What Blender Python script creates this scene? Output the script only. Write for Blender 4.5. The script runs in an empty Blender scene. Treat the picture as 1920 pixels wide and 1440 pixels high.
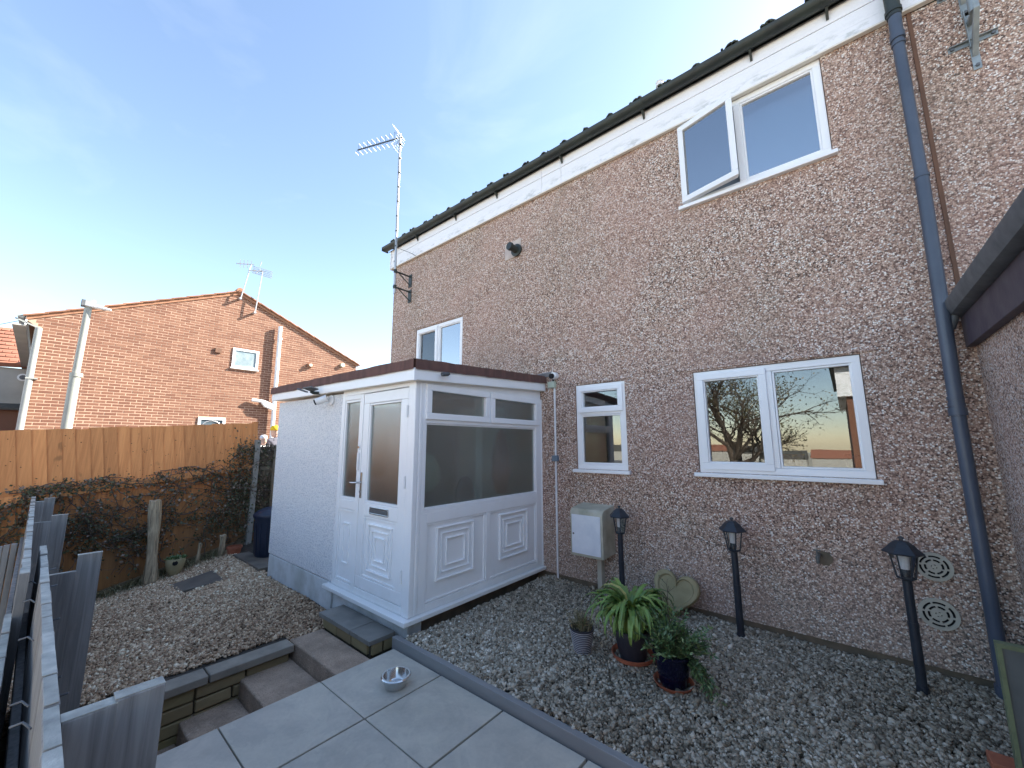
import bpy, bmesh, math, random
import numpy as np
from mathutils import Vector, Matrix
rnd = random.Random(7)
R = math.radians
sc = bpy.context.scene
COL = sc.collection

# ---------------------------------------------------------------- camera
cam_d = bpy.data.cameras.new('camera')
cam = bpy.data.objects.new('camera', cam_d)
COL.objects.link(cam)
CAMP = Vector((0.0, -3.85, 1.41))
yaw, pit, rol = R(-40.0), R(8.83), R(-0.1)
fwd = Vector((math.sin(yaw) * math.cos(pit), math.cos(yaw) * math.cos(pit), math.sin(pit)))
rt = Vector((math.cos(yaw), -math.sin(yaw), 0))
up = rt.cross(fwd)
r2 = rt * math.cos(rol) + up * math.sin(rol)
u2 = -rt * math.sin(rol) + up * math.cos(rol)
cam.matrix_world = Matrix.Translation(CAMP) @ Matrix((r2, u2, -fwd)).transposed().to_4x4()
cam_d.sensor_width = 36.0
cam_d.lens = 735.9 / 1920 * 36
cam_d.clip_start = 0.02
cam_d.clip_end = 2000
sc.camera = cam

# ---------------------------------------------------------------- sky, sun, exposure
SUN_AZ, SUN_EL = R(24), R(35)          # azimuth from +Y towards +X
world = bpy.data.worlds.new('World')
sc.world = world
world.use_nodes = True
wn = world.node_tree
wn.nodes.clear()
wout = wn.nodes.new('ShaderNodeOutputWorld')
wbg = wn.nodes.new('ShaderNodeBackground')
sky = wn.nodes.new('ShaderNodeTexSky')
sky.sky_type = 'NISHITA'
sky.sun_disc = False
sky.sun_elevation = SUN_EL
sky.sun_rotation = SUN_AZ
sky.altitude = 80
sky.air_density = 1.0
sky.dust_density = 0.35
sky.ozone_density = 3.0
wbg.inputs['Strength'].default_value = 0.12
# faint high cirrus
wtc = wn.nodes.new('ShaderNodeTexCoord')
wmp = wn.nodes.new('ShaderNodeMapping')
wmp.inputs['Scale'].default_value = (1.2, 2.2, 5.0)
wno = wn.nodes.new('ShaderNodeTexNoise')
wno.inputs['Scale'].default_value = 1.3
wno.inputs['Detail'].default_value = 7
wno.inputs['Roughness'].default_value = 0.55
wno.inputs['Distortion'].default_value = 0.6
wr = wn.nodes.new('ShaderNodeMapRange')
wr.inputs['From Min'].default_value = 0.56
wr.inputs['From Max'].default_value = 0.85
wr.inputs['To Max'].default_value = 0.05
wmx = wn.nodes.new('ShaderNodeMixRGB')
wmx.inputs['Color2'].default_value = (7.5, 8.2, 9.0, 1)
wn.links.new(wtc.outputs['Generated'], wmp.inputs['Vector'])
wn.links.new(wmp.outputs[0], wno.inputs['Vector'])
wn.links.new(wno.outputs['Fac'], wr.inputs['Value'])
wn.links.new(wr.outputs[0], wmx.inputs['Fac'])
wn.links.new(sky.outputs[0], wmx.inputs['Color1'])
wti = wn.nodes.new('ShaderNodeMixRGB')
wti.blend_type = 'MULTIPLY'
wti.inputs['Fac'].default_value = 1.0
wti.inputs['Color2'].default_value = (1.08, .95, .84, 1)     # overall white balance of the day
wn.links.new(wmx.outputs[0], wti.inputs['Color1'])
wn.links.new(wti.outputs[0], wbg.inputs['Color'])
wn.links.new(wbg.outputs[0], wout.inputs['Surface'])

sun_d = bpy.data.lights.new('sun', 'SUN')
sun_d.energy = 5.0
sun_d.angle = R(0.55)
sun_d.color = (1.0, 0.93, 0.82)
sun = bpy.data.objects.new('sun', sun_d)
COL.objects.link(sun)
SDIR = Vector((math.sin(SUN_AZ) * math.cos(SUN_EL), math.cos(SUN_AZ) * math.cos(SUN_EL), math.sin(SUN_EL)))
sun.rotation_euler = SDIR.to_track_quat('Z', 'Y').to_euler()
sun.location = (6, 12, 14)

vs = sc.view_settings
vs.view_transform = 'Standard'
vs.look = 'None'
vs.exposure = 2.02
vs.gamma = 1.0
vs.use_curve_mapping = False
sc.cycles.use_denoising = True
sc.cycles.max_bounces = 8
sc.cycles.sample_clamp_indirect = 4.0

# ================================================================= materials
class NT:
    def __init__(s, name):
        s.m = bpy.data.materials.new(name)
        s.m.use_nodes = True
        s.t = s.m.node_tree
        s.b = s.t.nodes['Principled BSDF']
        s.out = s.t.nodes['Material Output']
        s.obj = None
    def n(s, typ, **kw):
        nd = s.t.nodes.new('ShaderNode' + typ)
        for k, v in kw.items():
            setattr(nd, k, v)
        return nd
    def l(s, a, b):
        s.t.links.new(a, b)
    def co(s):
        if s.obj is None:
            s.obj = s.n('NewGeometry').outputs['Position']
        return s.obj
    def noise(s, scale, detail=4, rough=.55, dist=0, vec=None, stretch=None):
        nd = s.n('TexNoise')
        nd.inputs['Scale'].default_value = scale
        nd.inputs['Detail'].default_value = detail
        nd.inputs['Roughness'].default_value = rough
        nd.inputs['Distortion'].default_value = dist
        v = vec or s.co()
        if stretch:
            mp = s.n('Mapping')
            mp.inputs['Scale'].default_value = stretch
            s.l(v, mp.inputs['Vector'])
            v = mp.outputs[0]
        s.l(v, nd.inputs['Vector'])
        return nd.outputs['Fac']
    def voro(s, scale, feature='F1', out='Color', rand=1.0):
        nd = s.n('TexVoronoi', feature=feature)
        nd.inputs['Scale'].default_value = scale
        nd.inputs['Randomness'].default_value = rand
        s.l(s.co(), nd.inputs['Vector'])
        return nd.outputs[out]
    def ramp(s, fac, stops, interp='LINEAR'):
        nd = s.n('ValToRGB')
        cr = nd.color_ramp
        cr.interpolation = interp
        while len(cr.elements) < len(stops):
            cr.elements.new(0.5)
        for e, (p, c) in zip(cr.elements, stops):
            e.position = p
            e.color = (*c, 1) if len(c) == 3 else c
        s.l(fac, nd.inputs['Fac'])
        return nd.outputs['Color']
    def rng(s, v, a, b, c=0, d=1):
        nd = s.n('MapRange')
        for k, x in zip(('From Min', 'From Max', 'To Min', 'To Max'), (a, b, c, d)):
            nd.inputs[k].default_value = x
        s.l(v, nd.inputs['Value'])
        return nd.outputs[0]
    def mix(s, fac, a, b, mode='MIX'):
        nd = s.n('MixRGB', blend_type=mode)
        for k, x in (('Fac', fac), ('Color1', a), ('Color2', b)):
            if isinstance(x, (int, float)):
                nd.inputs[k].default_value = x
            elif isinstance(x, tuple):
                nd.inputs[k].default_value = (*x, 1)
            else:
                s.l(x, nd.inputs[k])
        return nd.outputs[0]
    def math(s, op, a, b=0.0):
        nd = s.n('Math', operation=op)
        for i, x in enumerate((a, b)):
            if isinstance(x, (int, float)):
                nd.inputs[i].default_value = x
            else:
                s.l(x, nd.inputs[i])
        return nd.outputs[0]
    def sep(s, v=None, i=2):
        nd = s.n('SeparateXYZ')
        s.l(v or s.co(), nd.inputs[0])
        return nd.outputs[i]
    def rand(s):
        return s.n('ObjectInfo').outputs['Random']
    def color(s, c):
        if isinstance(c, tuple):
            s.b.inputs['Base Color'].default_value = (*c, 1)
        else:
            s.l(c, s.b.inputs['Base Color'])
        return s
    def rough(s, v):
        if isinstance(v, (int, float)):
            s.b.inputs['Roughness'].default_value = v
        else:
            s.l(v, s.b.inputs['Roughness'])
        return s
    def bump(s, h, strength=.5, dist=.01):
        nd = s.n('Bump')
        nd.inputs['Strength'].default_value = strength
        nd.inputs['Distance'].default_value = dist
        s.l(h, nd.inputs['Height'])
        s.l(nd.outputs[0], s.b.inputs['Normal'])
        return s

def vary(name, c1, c2, scale=6, rough=.6, bump=.15, bscale=60, dist=.003, detail=5, stretch=None, objrand=0.0, metal=0.0):
    m = NT(name)
    f = m.rng(m.noise(scale, detail, stretch=stretch), .32, .68)
    c = m.mix(f, c1, c2)
    if objrand:
        v = m.rng(m.rand(), 0, 1, 1 - objrand, 1 + objrand)
        hs = m.n('HueSaturation')
        m.l(v, hs.inputs['Value'])
        m.l(c, hs.inputs['Color'])
        c = hs.outputs[0]
    m.color(c).rough(rough)
    m.b.inputs['Metallic'].default_value = metal
    if bump:
        m.bump(m.noise(bscale, 4, stretch=stretch), bump, dist)
    return m.m

def mk_pebbledash(name, tint=(1, 1, 1)):
    m = NT(name)
    cell = m.voro(100)
    r = m.sep(cell, 0)
    g = m.sep(cell, 1)
    col = m.ramp(r, [(0, (.05, .03, .024)), (.10, (.22, .13, .098)), (.28, (.46, .305, .225)), (.50, (.63, .45, .345)),
                     (.70, (.78, .61, .50)), (.83, (.93, .83, .73)), (.925, (1.0, .98, .93))], 'CONSTANT')
    d = m.voro(100, out='Distance')
    gap = m.rng(d, .38, .72, 0, 1)
    col = m.mix(m.math('MULTIPLY', gap, .60), col, (.13, .085, .065))
    # patches of redder and greyer dash
    big = m.rng(m.noise(.9, 5, .6, .5), .38, .66)
    col = m.mix(m.math('MULTIPLY', big, .34), col, (.52, .31, .25), 'MIX')
    stain = m.rng(m.noise(1.6, 6, .62, .8, stretch=(1, 1, .45)), .5, .72)
    col = m.mix(m.math('MULTIPLY', stain, .30), col, (.30, .25, .19))
    # grey algae low down, wind-blown edge
    z = m.sep()
    low = m.rng(m.math('ADD', z, m.math('MULTIPLY', m.noise(2.4, 5), .7)), 1.15, .2)
    col = m.mix(m.math('MULTIPLY', low, .30), col, (.40, .41, .36))
    if tint != (1, 1, 1):
        col = m.mix(1.0, col, tint, 'MULTIPLY')
    m.color(col).rough(.85)
    h = m.math('SUBTRACT', m.math('MULTIPLY', g, .4), d)
    m.bump(h, .8, .005)
    return m.m

M = {}
M['dash'] = mk_pebbledash('pebbledash')
M['dash_grey'] = mk_pebbledash('grey_pebbledash', (1.0, 1.04, 1.1))

def mk_brick(name, c1, c2, c3):
    m = NT(name)
    r = m.rand()
    c = m.ramp(r, [(0, c1), (.5, c2), (1, c3)])
    f = m.rng(m.noise(24, 5), .35, .7)
    c = m.mix(m.math('MULTIPLY', f, .35), c, c1)
    m.color(c).rough(.85).bump(m.noise(90, 4), .3, .003)
    return m.m
def mk_brick_stuff(name, c1, c2, c3):
    m = NT(name)
    at = m.n('Attribute', attribute_name='tone')
    c = m.ramp(at.outputs['Fac'], [(0, c1), (.5, c2), (1, c3)])
    m.color(c).rough(.85).bump(m.noise(90, 4), .3, .003)
    return m.m
BC = ((.155, .066, .040), (.19, .085, .052), (.225, .112, .070))
M['brick'] = mk_brick('orange_brick', *BC)
M['brick_s'] = mk_brick_stuff('orange_brick_far', *BC)
M['mortar'] = vary('mortar', (.50, .345, .25), (.43, .295, .21), 8, .9)
M['buff'] = mk_brick('buff_block', (.20, .15, .075), (.31, .24, .13), (.23, .195, .085))
M['buffmortar'] = vary('block_mortar', (.05, .04, .028), (.10, .085, .05), 10, .95)

def mk_upvc(name, base, dirt=.1):
    m = NT(name)
    f = m.rng(m.noise(3.5, 6, .65), .5, .8)
    g = m.rng(m.noise(1.2, 3, stretch=(6, 6, .6)), .5, .8)
    c = m.mix(m.math('MULTIPLY', f, dirt), base, (.55, .56, .52))
    c = m.mix(m.math('MULTIPLY', g, dirt * .8), c, (.62, .64, .62))
    z = m.sep()
    lowd = m.rng(m.math('ADD', z, m.math('MULTIPLY', m.noise(6, 5, .6), .35)), .36, .22)
    c = m.mix(m.math('MULTIPLY', lowd, .22), c, (.48, .50, .42))
    m.color(c).rough(.32)
    return m.m
M['upvc'] = mk_upvc('white_upvc', (.90, .91, .92), .10)
M['upvc_warm'] = mk_upvc('cream_upvc', (.80, .76, .68), .15)
def mk_fascia():
    m = NT('fascia_plastic')
    z = m.sep()
    low = m.rng(z, 4.80, 4.68)
    f = m.rng(m.noise(5, 7, .7, stretch=(1, 1, 2.5)), .50, .62)
    spk = m.rng(m.noise(60, 3), .52, .66)
    c = m.mix(m.math('MULTIPLY', m.math('MULTIPLY', low, f), .55), (.88, .88, .90), (.30, .33, .30))
    c = m.mix(m.math('MULTIPLY', spk, .06), c, (.3, .32, .3))
    m.color(c).rough(.4)
    return m.m
M['fascia'] = mk_fascia()

def mk_glass(name, refl=.28, tint=(.72, .78, .80)):
    m = NT(name)
    m.t.nodes.remove(m.b)
    fr = m.n('Fresnel')
    fr.inputs['IOR'].default_value = 1.6
    fac = m.math('MINIMUM', m.math('ADD', m.math('MULTIPLY', fr.outputs[0], 1.3), refl), 1.0)
    gl = m.n('BsdfGlossy')
    gl.inputs['Roughness'].default_value = .004
    bp = m.n('Bump')
    bp.inputs['Strength'].default_value = .04
    bp.inputs['Distance'].default_value = .01
    m.l(m.noise(1.6, 2), bp.inputs['Height'])
    m.l(bp.outputs[0], gl.inputs['Normal'])
    tr = m.n('BsdfTransparent')
    tr.inputs['Color'].default_value = (*tint, 1)
    mx = m.n('MixShader')
    m.l(fac, mx.inputs[0])
    m.l(tr.outputs[0], mx.inputs[1])
    m.l(gl.outputs[0], mx.inputs[2])
    m.l(mx.outputs[0], m.out.inputs['Surface'])
    return m.m
M['glass'] = mk_glass('window_glass', .05)
M['glass_up'] = mk_glass('upper_window_glass', .40)

def mk_frost(name, sc_=150):
    m = NT(name)
    m.t.nodes.remove(m.b)
    bp = m.n('Bump')
    bp.inputs['Strength'].default_value = .55
    bp.inputs['Distance'].default_value = .004
    m.l(m.noise(sc_, 3), bp.inputs['Height'])
    gl = m.n('BsdfGlossy')
    gl.inputs['Roughness'].default_value = .12
    m.l(bp.outputs[0], gl.inputs['Normal'])
    rf = m.n('BsdfRefraction')
    rf.inputs['Roughness'].default_value = .10
    rf.inputs['IOR'].default_value = 1.08
    rf.inputs['Color'].default_value = (.80, .88, .85, 1)
    m.l(bp.outputs[0], rf.inputs['Normal'])
    tl = m.n('BsdfTranslucent')
    tl.inputs['Color'].default_value = (.55, .60, .58, 1)
    m0 = m.n('MixShader')
    m0.inputs[0].default_value = .12
    m.l(rf.outputs[0], m0.inputs[1])
    m.l(tl.outputs[0], m0.inputs[2])
    mx = m.n('MixShader')
    mx.inputs[0].default_value = .26
    m.l(m0.outputs[0], mx.inputs[1])
    m.l(gl.outputs[0], mx.inputs[2])
    m.l(mx.outputs[0], m.out.inputs['Surface'])
    return m.m
M['frost'] = mk_frost('obscure_glass')

def mk_render():
    m = NT('white_tyrolean')
    f = m.rng(m.noise(2.2, 5), .4, .75)
    c = m.mix(m.math('MULTIPLY', f, .12), (.95, .95, .95), (.74, .76, .78))
    h = m.noise(36, 4, .62, .7, stretch=(1, 1, 1.8))
    pit = m.rng(h, .56, .36)
    c = m.mix(m.math('MULTIPLY', pit, .55), c, (.50, .54, .60))  # blue-grey painted into the pits in place of relief shade
    m.color(c).rough(.75).bump(h, 1.0, .022)
    return m.m
M['render'] = mk_render()
def mk_plinth():
    m = NT('painted_plinth')
    f = m.rng(m.noise(5, 7, .65), .45, .62)
    g = m.rng(m.noise(2, 5, .6, stretch=(1.5, 1.5, .4)), .45, .7)
    c = m.mix(m.math('MULTIPLY', f, .45), (.66, .69, .70), (.40, .40, .37))
    c = m.mix(m.math('MULTIPLY', g, .5), c, (.36, .38, .33))
    m.color(c).rough(.85).bump(m.noise(30, 6), .5, .006)
    return m.m
M['plinth'] = mk_plinth()
M['felt'] = vary('brown_roof_felt', (.17, .085, .07), (.10, .055, .048), 14, .9, .5, 160, .004, stretch=(1, 1, .25))
M['black'] = vary('black_plastic', (.018, .022, .022), (.035, .045, .038), 5, .5, .1)
M['pipe'] = vary('slate_blue_pipe_paint', (.055, .072, .105), (.085, .105, .145), 3, .38, .06)
M['moss'] = vary('roof_moss', (.035, .045, .022), (.06, .06, .04), 30, .95, .6, 80, .006)
M['rooftile'] = vary('dark_roof_tile', (.05, .05, .045), (.08, .075, .065), 12, .9, .4, 60, .004, objrand=.25)
M['tileorange'] = vary('orange_verge_tile', (.33, .17, .10), (.26, .125, .075), 8, .9, .3, 50, .003, objrand=.2)
M['seam'] = vary('brown_timber_strip', (.20, .10, .06), (.13, .07, .045), 9, .8, .3, stretch=(3, 3, .4))
M['reveal'] = vary('brown_window_reveal', (.40, .27, .20), (.30, .20, .15), 12, .85)
M['darkplinth'] = vary('dark_brown_plinth', (.20, .155, .11), (.12, .105, .075), 10, .95, .4)  # plain dark brown; also stands for shade under the porch sill
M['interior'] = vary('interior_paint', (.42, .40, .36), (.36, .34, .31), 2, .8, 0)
M['blind'] = vary('pale_blind', (.34, .37, .42), (.32, .35, .40), 2, .9, 0)
M['curtain'] = vary('white_curtain', (.75, .77, .80), (.66, .68, .72), 5, .9, 0)
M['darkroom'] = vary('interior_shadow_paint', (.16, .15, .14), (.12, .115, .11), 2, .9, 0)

def mk_tile():
    m = NT('grey_porcelain')
    off = m.n('CombineXYZ')
    r = m.rand()
    m.l(m.math('MULTIPLY', r, 37.0), off.inputs[0])
    va = m.n('VectorMath', operation='ADD')
    m.l(m.co(), va.inputs[0])
    m.l(off.outputs[0], va.inputs[1])
    v = va.outputs[0]
    f = m.rng(m.noise(3.0, 7, .62, 1.6, vec=v), .36, .64)
    vein = m.rng(m.noise(2.2, 8, .7, 2.2, vec=v), .49, .56)
    c = m.mix(f, (.54, .505, .43), (.44, .42, .365))
    c = m.mix(m.math('MULTIPLY', vein, .35), c, (.60, .57, .47))
    sm = m.rng(m.noise(60, 3, vec=v), .35, .75)
    c = m.mix(m.math('MULTIPLY', sm, .10), c, (.1, .11, .11))
    c = m.mix(m.math('MULTIPLY', r, .12), c, (.54, .52, .42))
    dirt = m.rng(m.noise(1.4, 8, .7, .6), .54, .70)
    c = m.mix(m.math('MULTIPLY', dirt, .28), c, (.22, .20, .16))
    spk = m.rng(m.noise(120, 2), .74, .80)
    c = m.mix(m.math('MULTIPLY', spk, .5), c, (.10, .09, .07))
    m.color(c).rough(m.rng(f, 0, 1, .38, .55))
    m.bump(m.noise(9, 6, .6, vec=v), .25, .003)
    return m.m
M['tile'] = mk_tile()
M['joint'] = vary('joint_filler', (.018, .02, .022), (.03, .03, .032), 30, .95, .3)
def mk_sleeper():
    m = NT('grey_blue_timber_paint')
    f = m.rng(m.noise(4, 6, .6, stretch=(.5, 3, 3)), .4, .65)
    c = m.mix(f, (.22, .225, .225), (.26, .265, .265))
    d = m.rng(m.noise(38, 4), .68, .78)
    c = m.mix(d, c, (.2, .21, .22))
    m.color(c).rough(.5).bump(m.noise(14, 5, stretch=(.3, 4, 4)), .3, .003)
    return m.m
M['sleeper'] = mk_sleeper()
def mk_step():
    m = NT('worn_concrete')
    f = m.rng(m.noise(5, 7, .65), .36, .66)
    c = m.mix(f, (.50, .37, .27), (.30, .225, .165))
    sp = m.rng(m.noise(95, 3), .50, .66)
    c = m.mix(m.math('MULTIPLY', sp, .45), c, (.14, .105, .08))
    sp2 = m.rng(m.noise(70, 2), .66, .72)
    c = m.mix(m.math('MULTIPLY', sp2, .5), c, (.72, .62, .50))
    m.color(c).rough(.93).bump(m.noise(100, 5), 1.0, .010)
    return m.m
M['step'] = mk_step()
M['slab'] = vary('dark_slab', (.16, .155, .14), (.25, .24, .215), 5, .8, .4, 60, .004, 7, objrand=.1)
M['coping'] = vary('weathered_coping', (.32, .285, .23), (.19, .17, .14), 6, .9, .5, 60, .005, 7)
M['flag'] = vary('old_flagstone', (.17, .145, .115), (.11, .095, .08), 6, .9, .4, 50, .004)
M['soil'] = vary('dark_soil', (.035, .028, .022), (.06, .05, .038), 15, .98, .6, 40, .01)
M['ground'] = vary('rough_ground', (.36, .33, .26), (.46, .42, .33), .8, .98, .4)
M['tarmac'] = vary('tarmac', (.13, .13, .125), (.17, .165, .16), 3, .95, .5, 120, .004)

def mk_wood(name, c1, c2, grain=(26, 26, 1.4), moss=None, objrand=.12, rough=.7, knots=True):
    m = NT(name)
    oi = m.rand()
    off = m.n('CombineXYZ')
    m.l(m.math('MULTIPLY', oi, 11.0), off.inputs[2])
    va = m.n('VectorMath', operation='ADD')
    m.l(m.co(), va.inputs[0]); m.l(off.outputs[0], va.inputs[1])
    g = m.noise(1.0, 6, .6, 1.2, vec=va.outputs[0], stretch=grain)
    c = m.mix(m.rng(g, .35, .65), c1, c2)
    if knots:
        k = m.rng(m.noise(7, 2, vec=va.outputs[0], stretch=(1, 1, .55)), .70, .76)
        c = m.mix(m.math('MULTIPLY', k, .6), c, tuple(x * .35 for x in c1))
    hs = m.n('HueSaturation')
    m.l(m.rng(oi, 0, 1, 1 - objrand, 1 + objrand), hs.inputs['Value'])
    m.l(c, hs.inputs['Color'])
    c = hs.outputs[0]
    if False:
        pass
    if moss:
        zlo, zhi = moss
        z = m.sep()
        f = m.rng(m.math('ADD', z, m.math('MULTIPLY', m.noise(2.2, 6, .65), -1.3)), zhi - .65, zlo - .65)
        c = m.mix(m.math('MULTIPLY', f, .55), c, (.17, .12, .045))
        st = m.rng(m.noise(1.3, 6, .62), .48, .66)
        lowz = m.rng(z, 1.1, .75)
        c = m.mix(m.math('MULTIPLY', m.math('MULTIPLY', st, .6), lowz), c, (.17, .10, .055))
    m.color(c).rough(rough).bump(g, .35, .004)
    return m.m
M['fence'] = mk_wood('orange_fence_stain', (.80, .35, .125), (.62, .25, .085))
M['fence_low'] = mk_wood('dark_orange_fence_stain', (.60, .235, .075), (.40, .145, .045), moss=(.0, .85))  # darker copy of the fence stain for the lower boards, with moss
M['fence_old'] = mk_wood('weathered_old_timber', (.30, .27, .22), (.16, .145, .115), moss=(.2, 1.4))
M['greyfence'] = mk_wood('grey_fence_paint', (.20, .195, .19), (.27, .265, .255), (30, 30, 1.2), objrand=.12, knots=False, rough=.55)
def wear_grey():
    m = NT('worn_grey_fence_paint')
    g = m.noise(1.0, 6, .6, 1.0, stretch=(34, 34, 1.3))
    c = m.mix(m.rng(g, .36, .64), (.17, .165, .16), (.28, .275, .265))
    w = m.rng(m.noise(2.2, 7, .7, 1.0, stretch=(3, 3, 1)), .56, .66)
    c = m.mix(m.math('MULTIPLY', w, .45), c, (.36, .32, .27))
    k = m.rng(m.noise(6, 2, stretch=(1, 1, .5)), .72, .77)
    c = m.mix(m.math('MULTIPLY', k, .6), c, (.07, .065, .06))
    hs = m.n('HueSaturation')
    m.l(m.rng(m.rand(), 0, 1, .85, 1.15), hs.inputs['Value'])
    m.l(c, hs.inputs['Color'])
    m.color(hs.outputs[0]).rough(.65).bump(g, .5, .005)
    return m.m
M['greyfence'] = wear_grey()
M['greyend'] = vary('pale_grey_end_grain', (.52, .51, .45), (.30, .30, .27), 16, .85, .6, 90, .004, objrand=.15)  # paler than the board sides, used only on the tops
M['stump'] = mk_wood('split_driftwood', (.52, .42, .28), (.20, .155, .10), (34, 34, 3), objrand=0, rough=.9)
M['concrete_post'] = vary('concrete_post', (.34, .34, .31), (.24, .24, .22), 8, .9, .3)
M['stem'] = vary('dead_vine_stem', (.15, .11, .085), (.08, .06, .05), 10, .9, 0)
M['bin'] = vary('navy_bin_plastic', (.012, .020, .042), (.022, .032, .06), 3, .42, .1)
M['chrome'] = NT('stainless_steel').color((.62, .62, .61)).rough(.2).m
M['chrome'].node_tree.nodes['Principled BSDF'].inputs['Metallic'].default_value = 1
M['alu'] = vary('aluminium', (.52, .53, .54), (.42, .43, .44), 12, .45, 0, metal=.6)
M['galv'] = vary('galvanised_steel', (.36, .40, .40), (.24, .27, .28), 14, .5, .1, metal=.4)
M['steelgrey'] = vary('dull_steel', (.10, .11, .12), (.16, .17, .18), 12, .6, .1, metal=.3)
M['terracotta'] = vary('terracotta', (.42, .14, .075), (.33, .11, .06), 14, .8)
M['glaze'] = NT('cobalt_glaze').color((.004, .005, .022)).rough(.12).m
M['ribbed'] = vary('charcoal_pot_glaze', (.030, .030, .040), (.05, .048, .058), 10, .4, 0)
M['ribgroove'] = vary('pale_pot_rim', (.50, .48, .47), (.4, .38, .39), 10, .5, 0)
M['lampblack'] = vary('black_lantern_paint', (.018, .024, .034), (.03, .038, .05), 12, .4, .1)
M['diffuser'] = NT('opal_diffuser').color((.80, .80, .83)).rough(.4).m
M['lampglass'] = mk_glass('lantern_glass', .04, (.92, .93, .92))
M['gasbox'] = vary('grey_grp_box', (.56, .54, .44), (.36, .35, .26), 7, .6, .2, 70)
M['gasdoor'] = vary('white_grp_door', (.80, .83, .87), (.68, .72, .78), 9, .5, .2, 120)
M['heart'] = vary('mossy_carved_stone', (.40, .34, .20), (.28, .245, .13), 7, .92, .5, 70, .004)
M['vent'] = vary('beige_vent_plastic', (.52, .50, .42), (.44, .42, .35), 10, .7, .1)
M['void'] = NT('dark_void').color((.008, .008, .009)).rough(.9).m
M['white'] = vary('white_plastic', (.84, .85, .86), (.74, .75, .76), 9, .4, 0)
M['boxgreen'] = vary('aged_cream_plastic', (.52, .58, .46), (.44, .50, .40), 9, .5, 0)
M['boxblue'] = vary('blue_grey_plastic', (.20, .26, .32), (.16, .21, .26), 9, .5, 0)
M['lead'] = vary('lead_flashing', (.22, .22, .23), (.15, .15, .16), 12, .6, .3)
M['oldmortar'] = vary('grey_cement_patch', (.58, .50, .45), (.48, .41, .37), 12, .9, .5)
M['purple'] = vary('flaking_purple_paint', (.055, .042, .062), (.09, .075, .09), 9, .6, .4, 30, .004)
M['tapmetal'] = vary('old_brass_tap', (.07, .075, .075), (.14, .14, .13), 30, .5, .2)
M['greypipe'] = vary('grey_drain_pipe', (.34, .35, .33), (.28, .29, .27), 3, .5, .1)
M['lamppost'] = vary('grey_lamp_column', (.34, .35, .31), (.28, .29, .26), 3, .55, .1)
M['cloudrender'] = vary('grey_house_render', (.42, .40, .36), (.33, .32, .29), 1.5, .9)
M['redroof'] = vary('red_roof_tile_far', (.27, .11, .07), (.21, .09, .055), 6, .9, .4, objrand=.2)
M['skin'] = vary('skin', (.62, .40, .31), (.56, .35, .27), 9, .55, 0)
M['yellow'] = vary('yellow_knit', (.80, .52, .02), (.66, .42, .02), 30, .9, .3)
M['greycoat'] = vary('dark_grey_coat', (.12, .12, .15), (.085, .085, .11), 12, .9, .2)
M['whitetop'] = vary('white_top', (.82, .80, .80), (.76, .74, .74), 12, .9, .2)

def mk_attr(name, rough=.8, stops=None, bump=0):
    m = NT(name)
    at = m.n('Attribute', attribute_name='tone')
    c = m.ramp(at.outputs['Fac'], stops)
    m.color(c).rough(rough)
    if bump:
        m.bump(m.noise(160, 3), bump, .002)
    return m.m
M['gravel_grey'] = mk_attr('grey_gravel', .8, [(0, (.085, .07, .048)), (.3, (.28, .24, .175)), (.6, (.46, .405, .315)), (.85, (.58, .535, .44)), (1, (.90, .84, .72))], .3)
M['gravel_brown'] = mk_attr('brown_gravel', .8, [(0, (.14, .088, .05)), (.3, (.38, .25, .155)), (.6, (.58, .42, .275)), (.85, (.78, .61, .42)), (1, (.95, .86, .66))], .3)
M['ivy'] = mk_attr('climber_leaf', .6, [(0, (.05, .055, .03)), (.4, (.085, .10, .045)), (.7, (.16, .12, .09)), (1, (.28, .22, .17))])
def leafmat(name, stops, rough=.4):
    m = NT(name)
    at = m.n('Attribute', attribute_name='tone')
    c = m.ramp(at.outputs['Fac'], stops)
    m.color(c).rough(rough)
    m.b.inputs['Transmission Weight'].default_value = 0
    m.b.inputs['Subsurface Weight'].default_value = 0
    return m.m
M['strap'] = leafmat('strap_leaf', [(0, (.07, .14, .035)), (.5, (.16, .27, .06)), (.85, (.28, .38, .10)), (1, (.45, .42, .15))])
M['shrubleaf'] = leafmat('shrub_leaf', [(0, (.05, .10, .04)), (.6, (.10, .18, .065)), (1, (.19, .27, .11))])
M['heather'] = leafmat('dry_heather', [(0, (.08, .09, .04)), (.5, (.18, .17, .08)), (1, (.34, .27, .16))])
M['treeleaf'] = leafmat('tree_leaf', [(0, (.05, .05, .02)), (.6, (.11, .10, .04)), (1, (.22, .17, .09))])
M['bark'] = vary('bark', (.10, .075, .055), (.06, .045, .035), 9, .95, .5)

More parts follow.
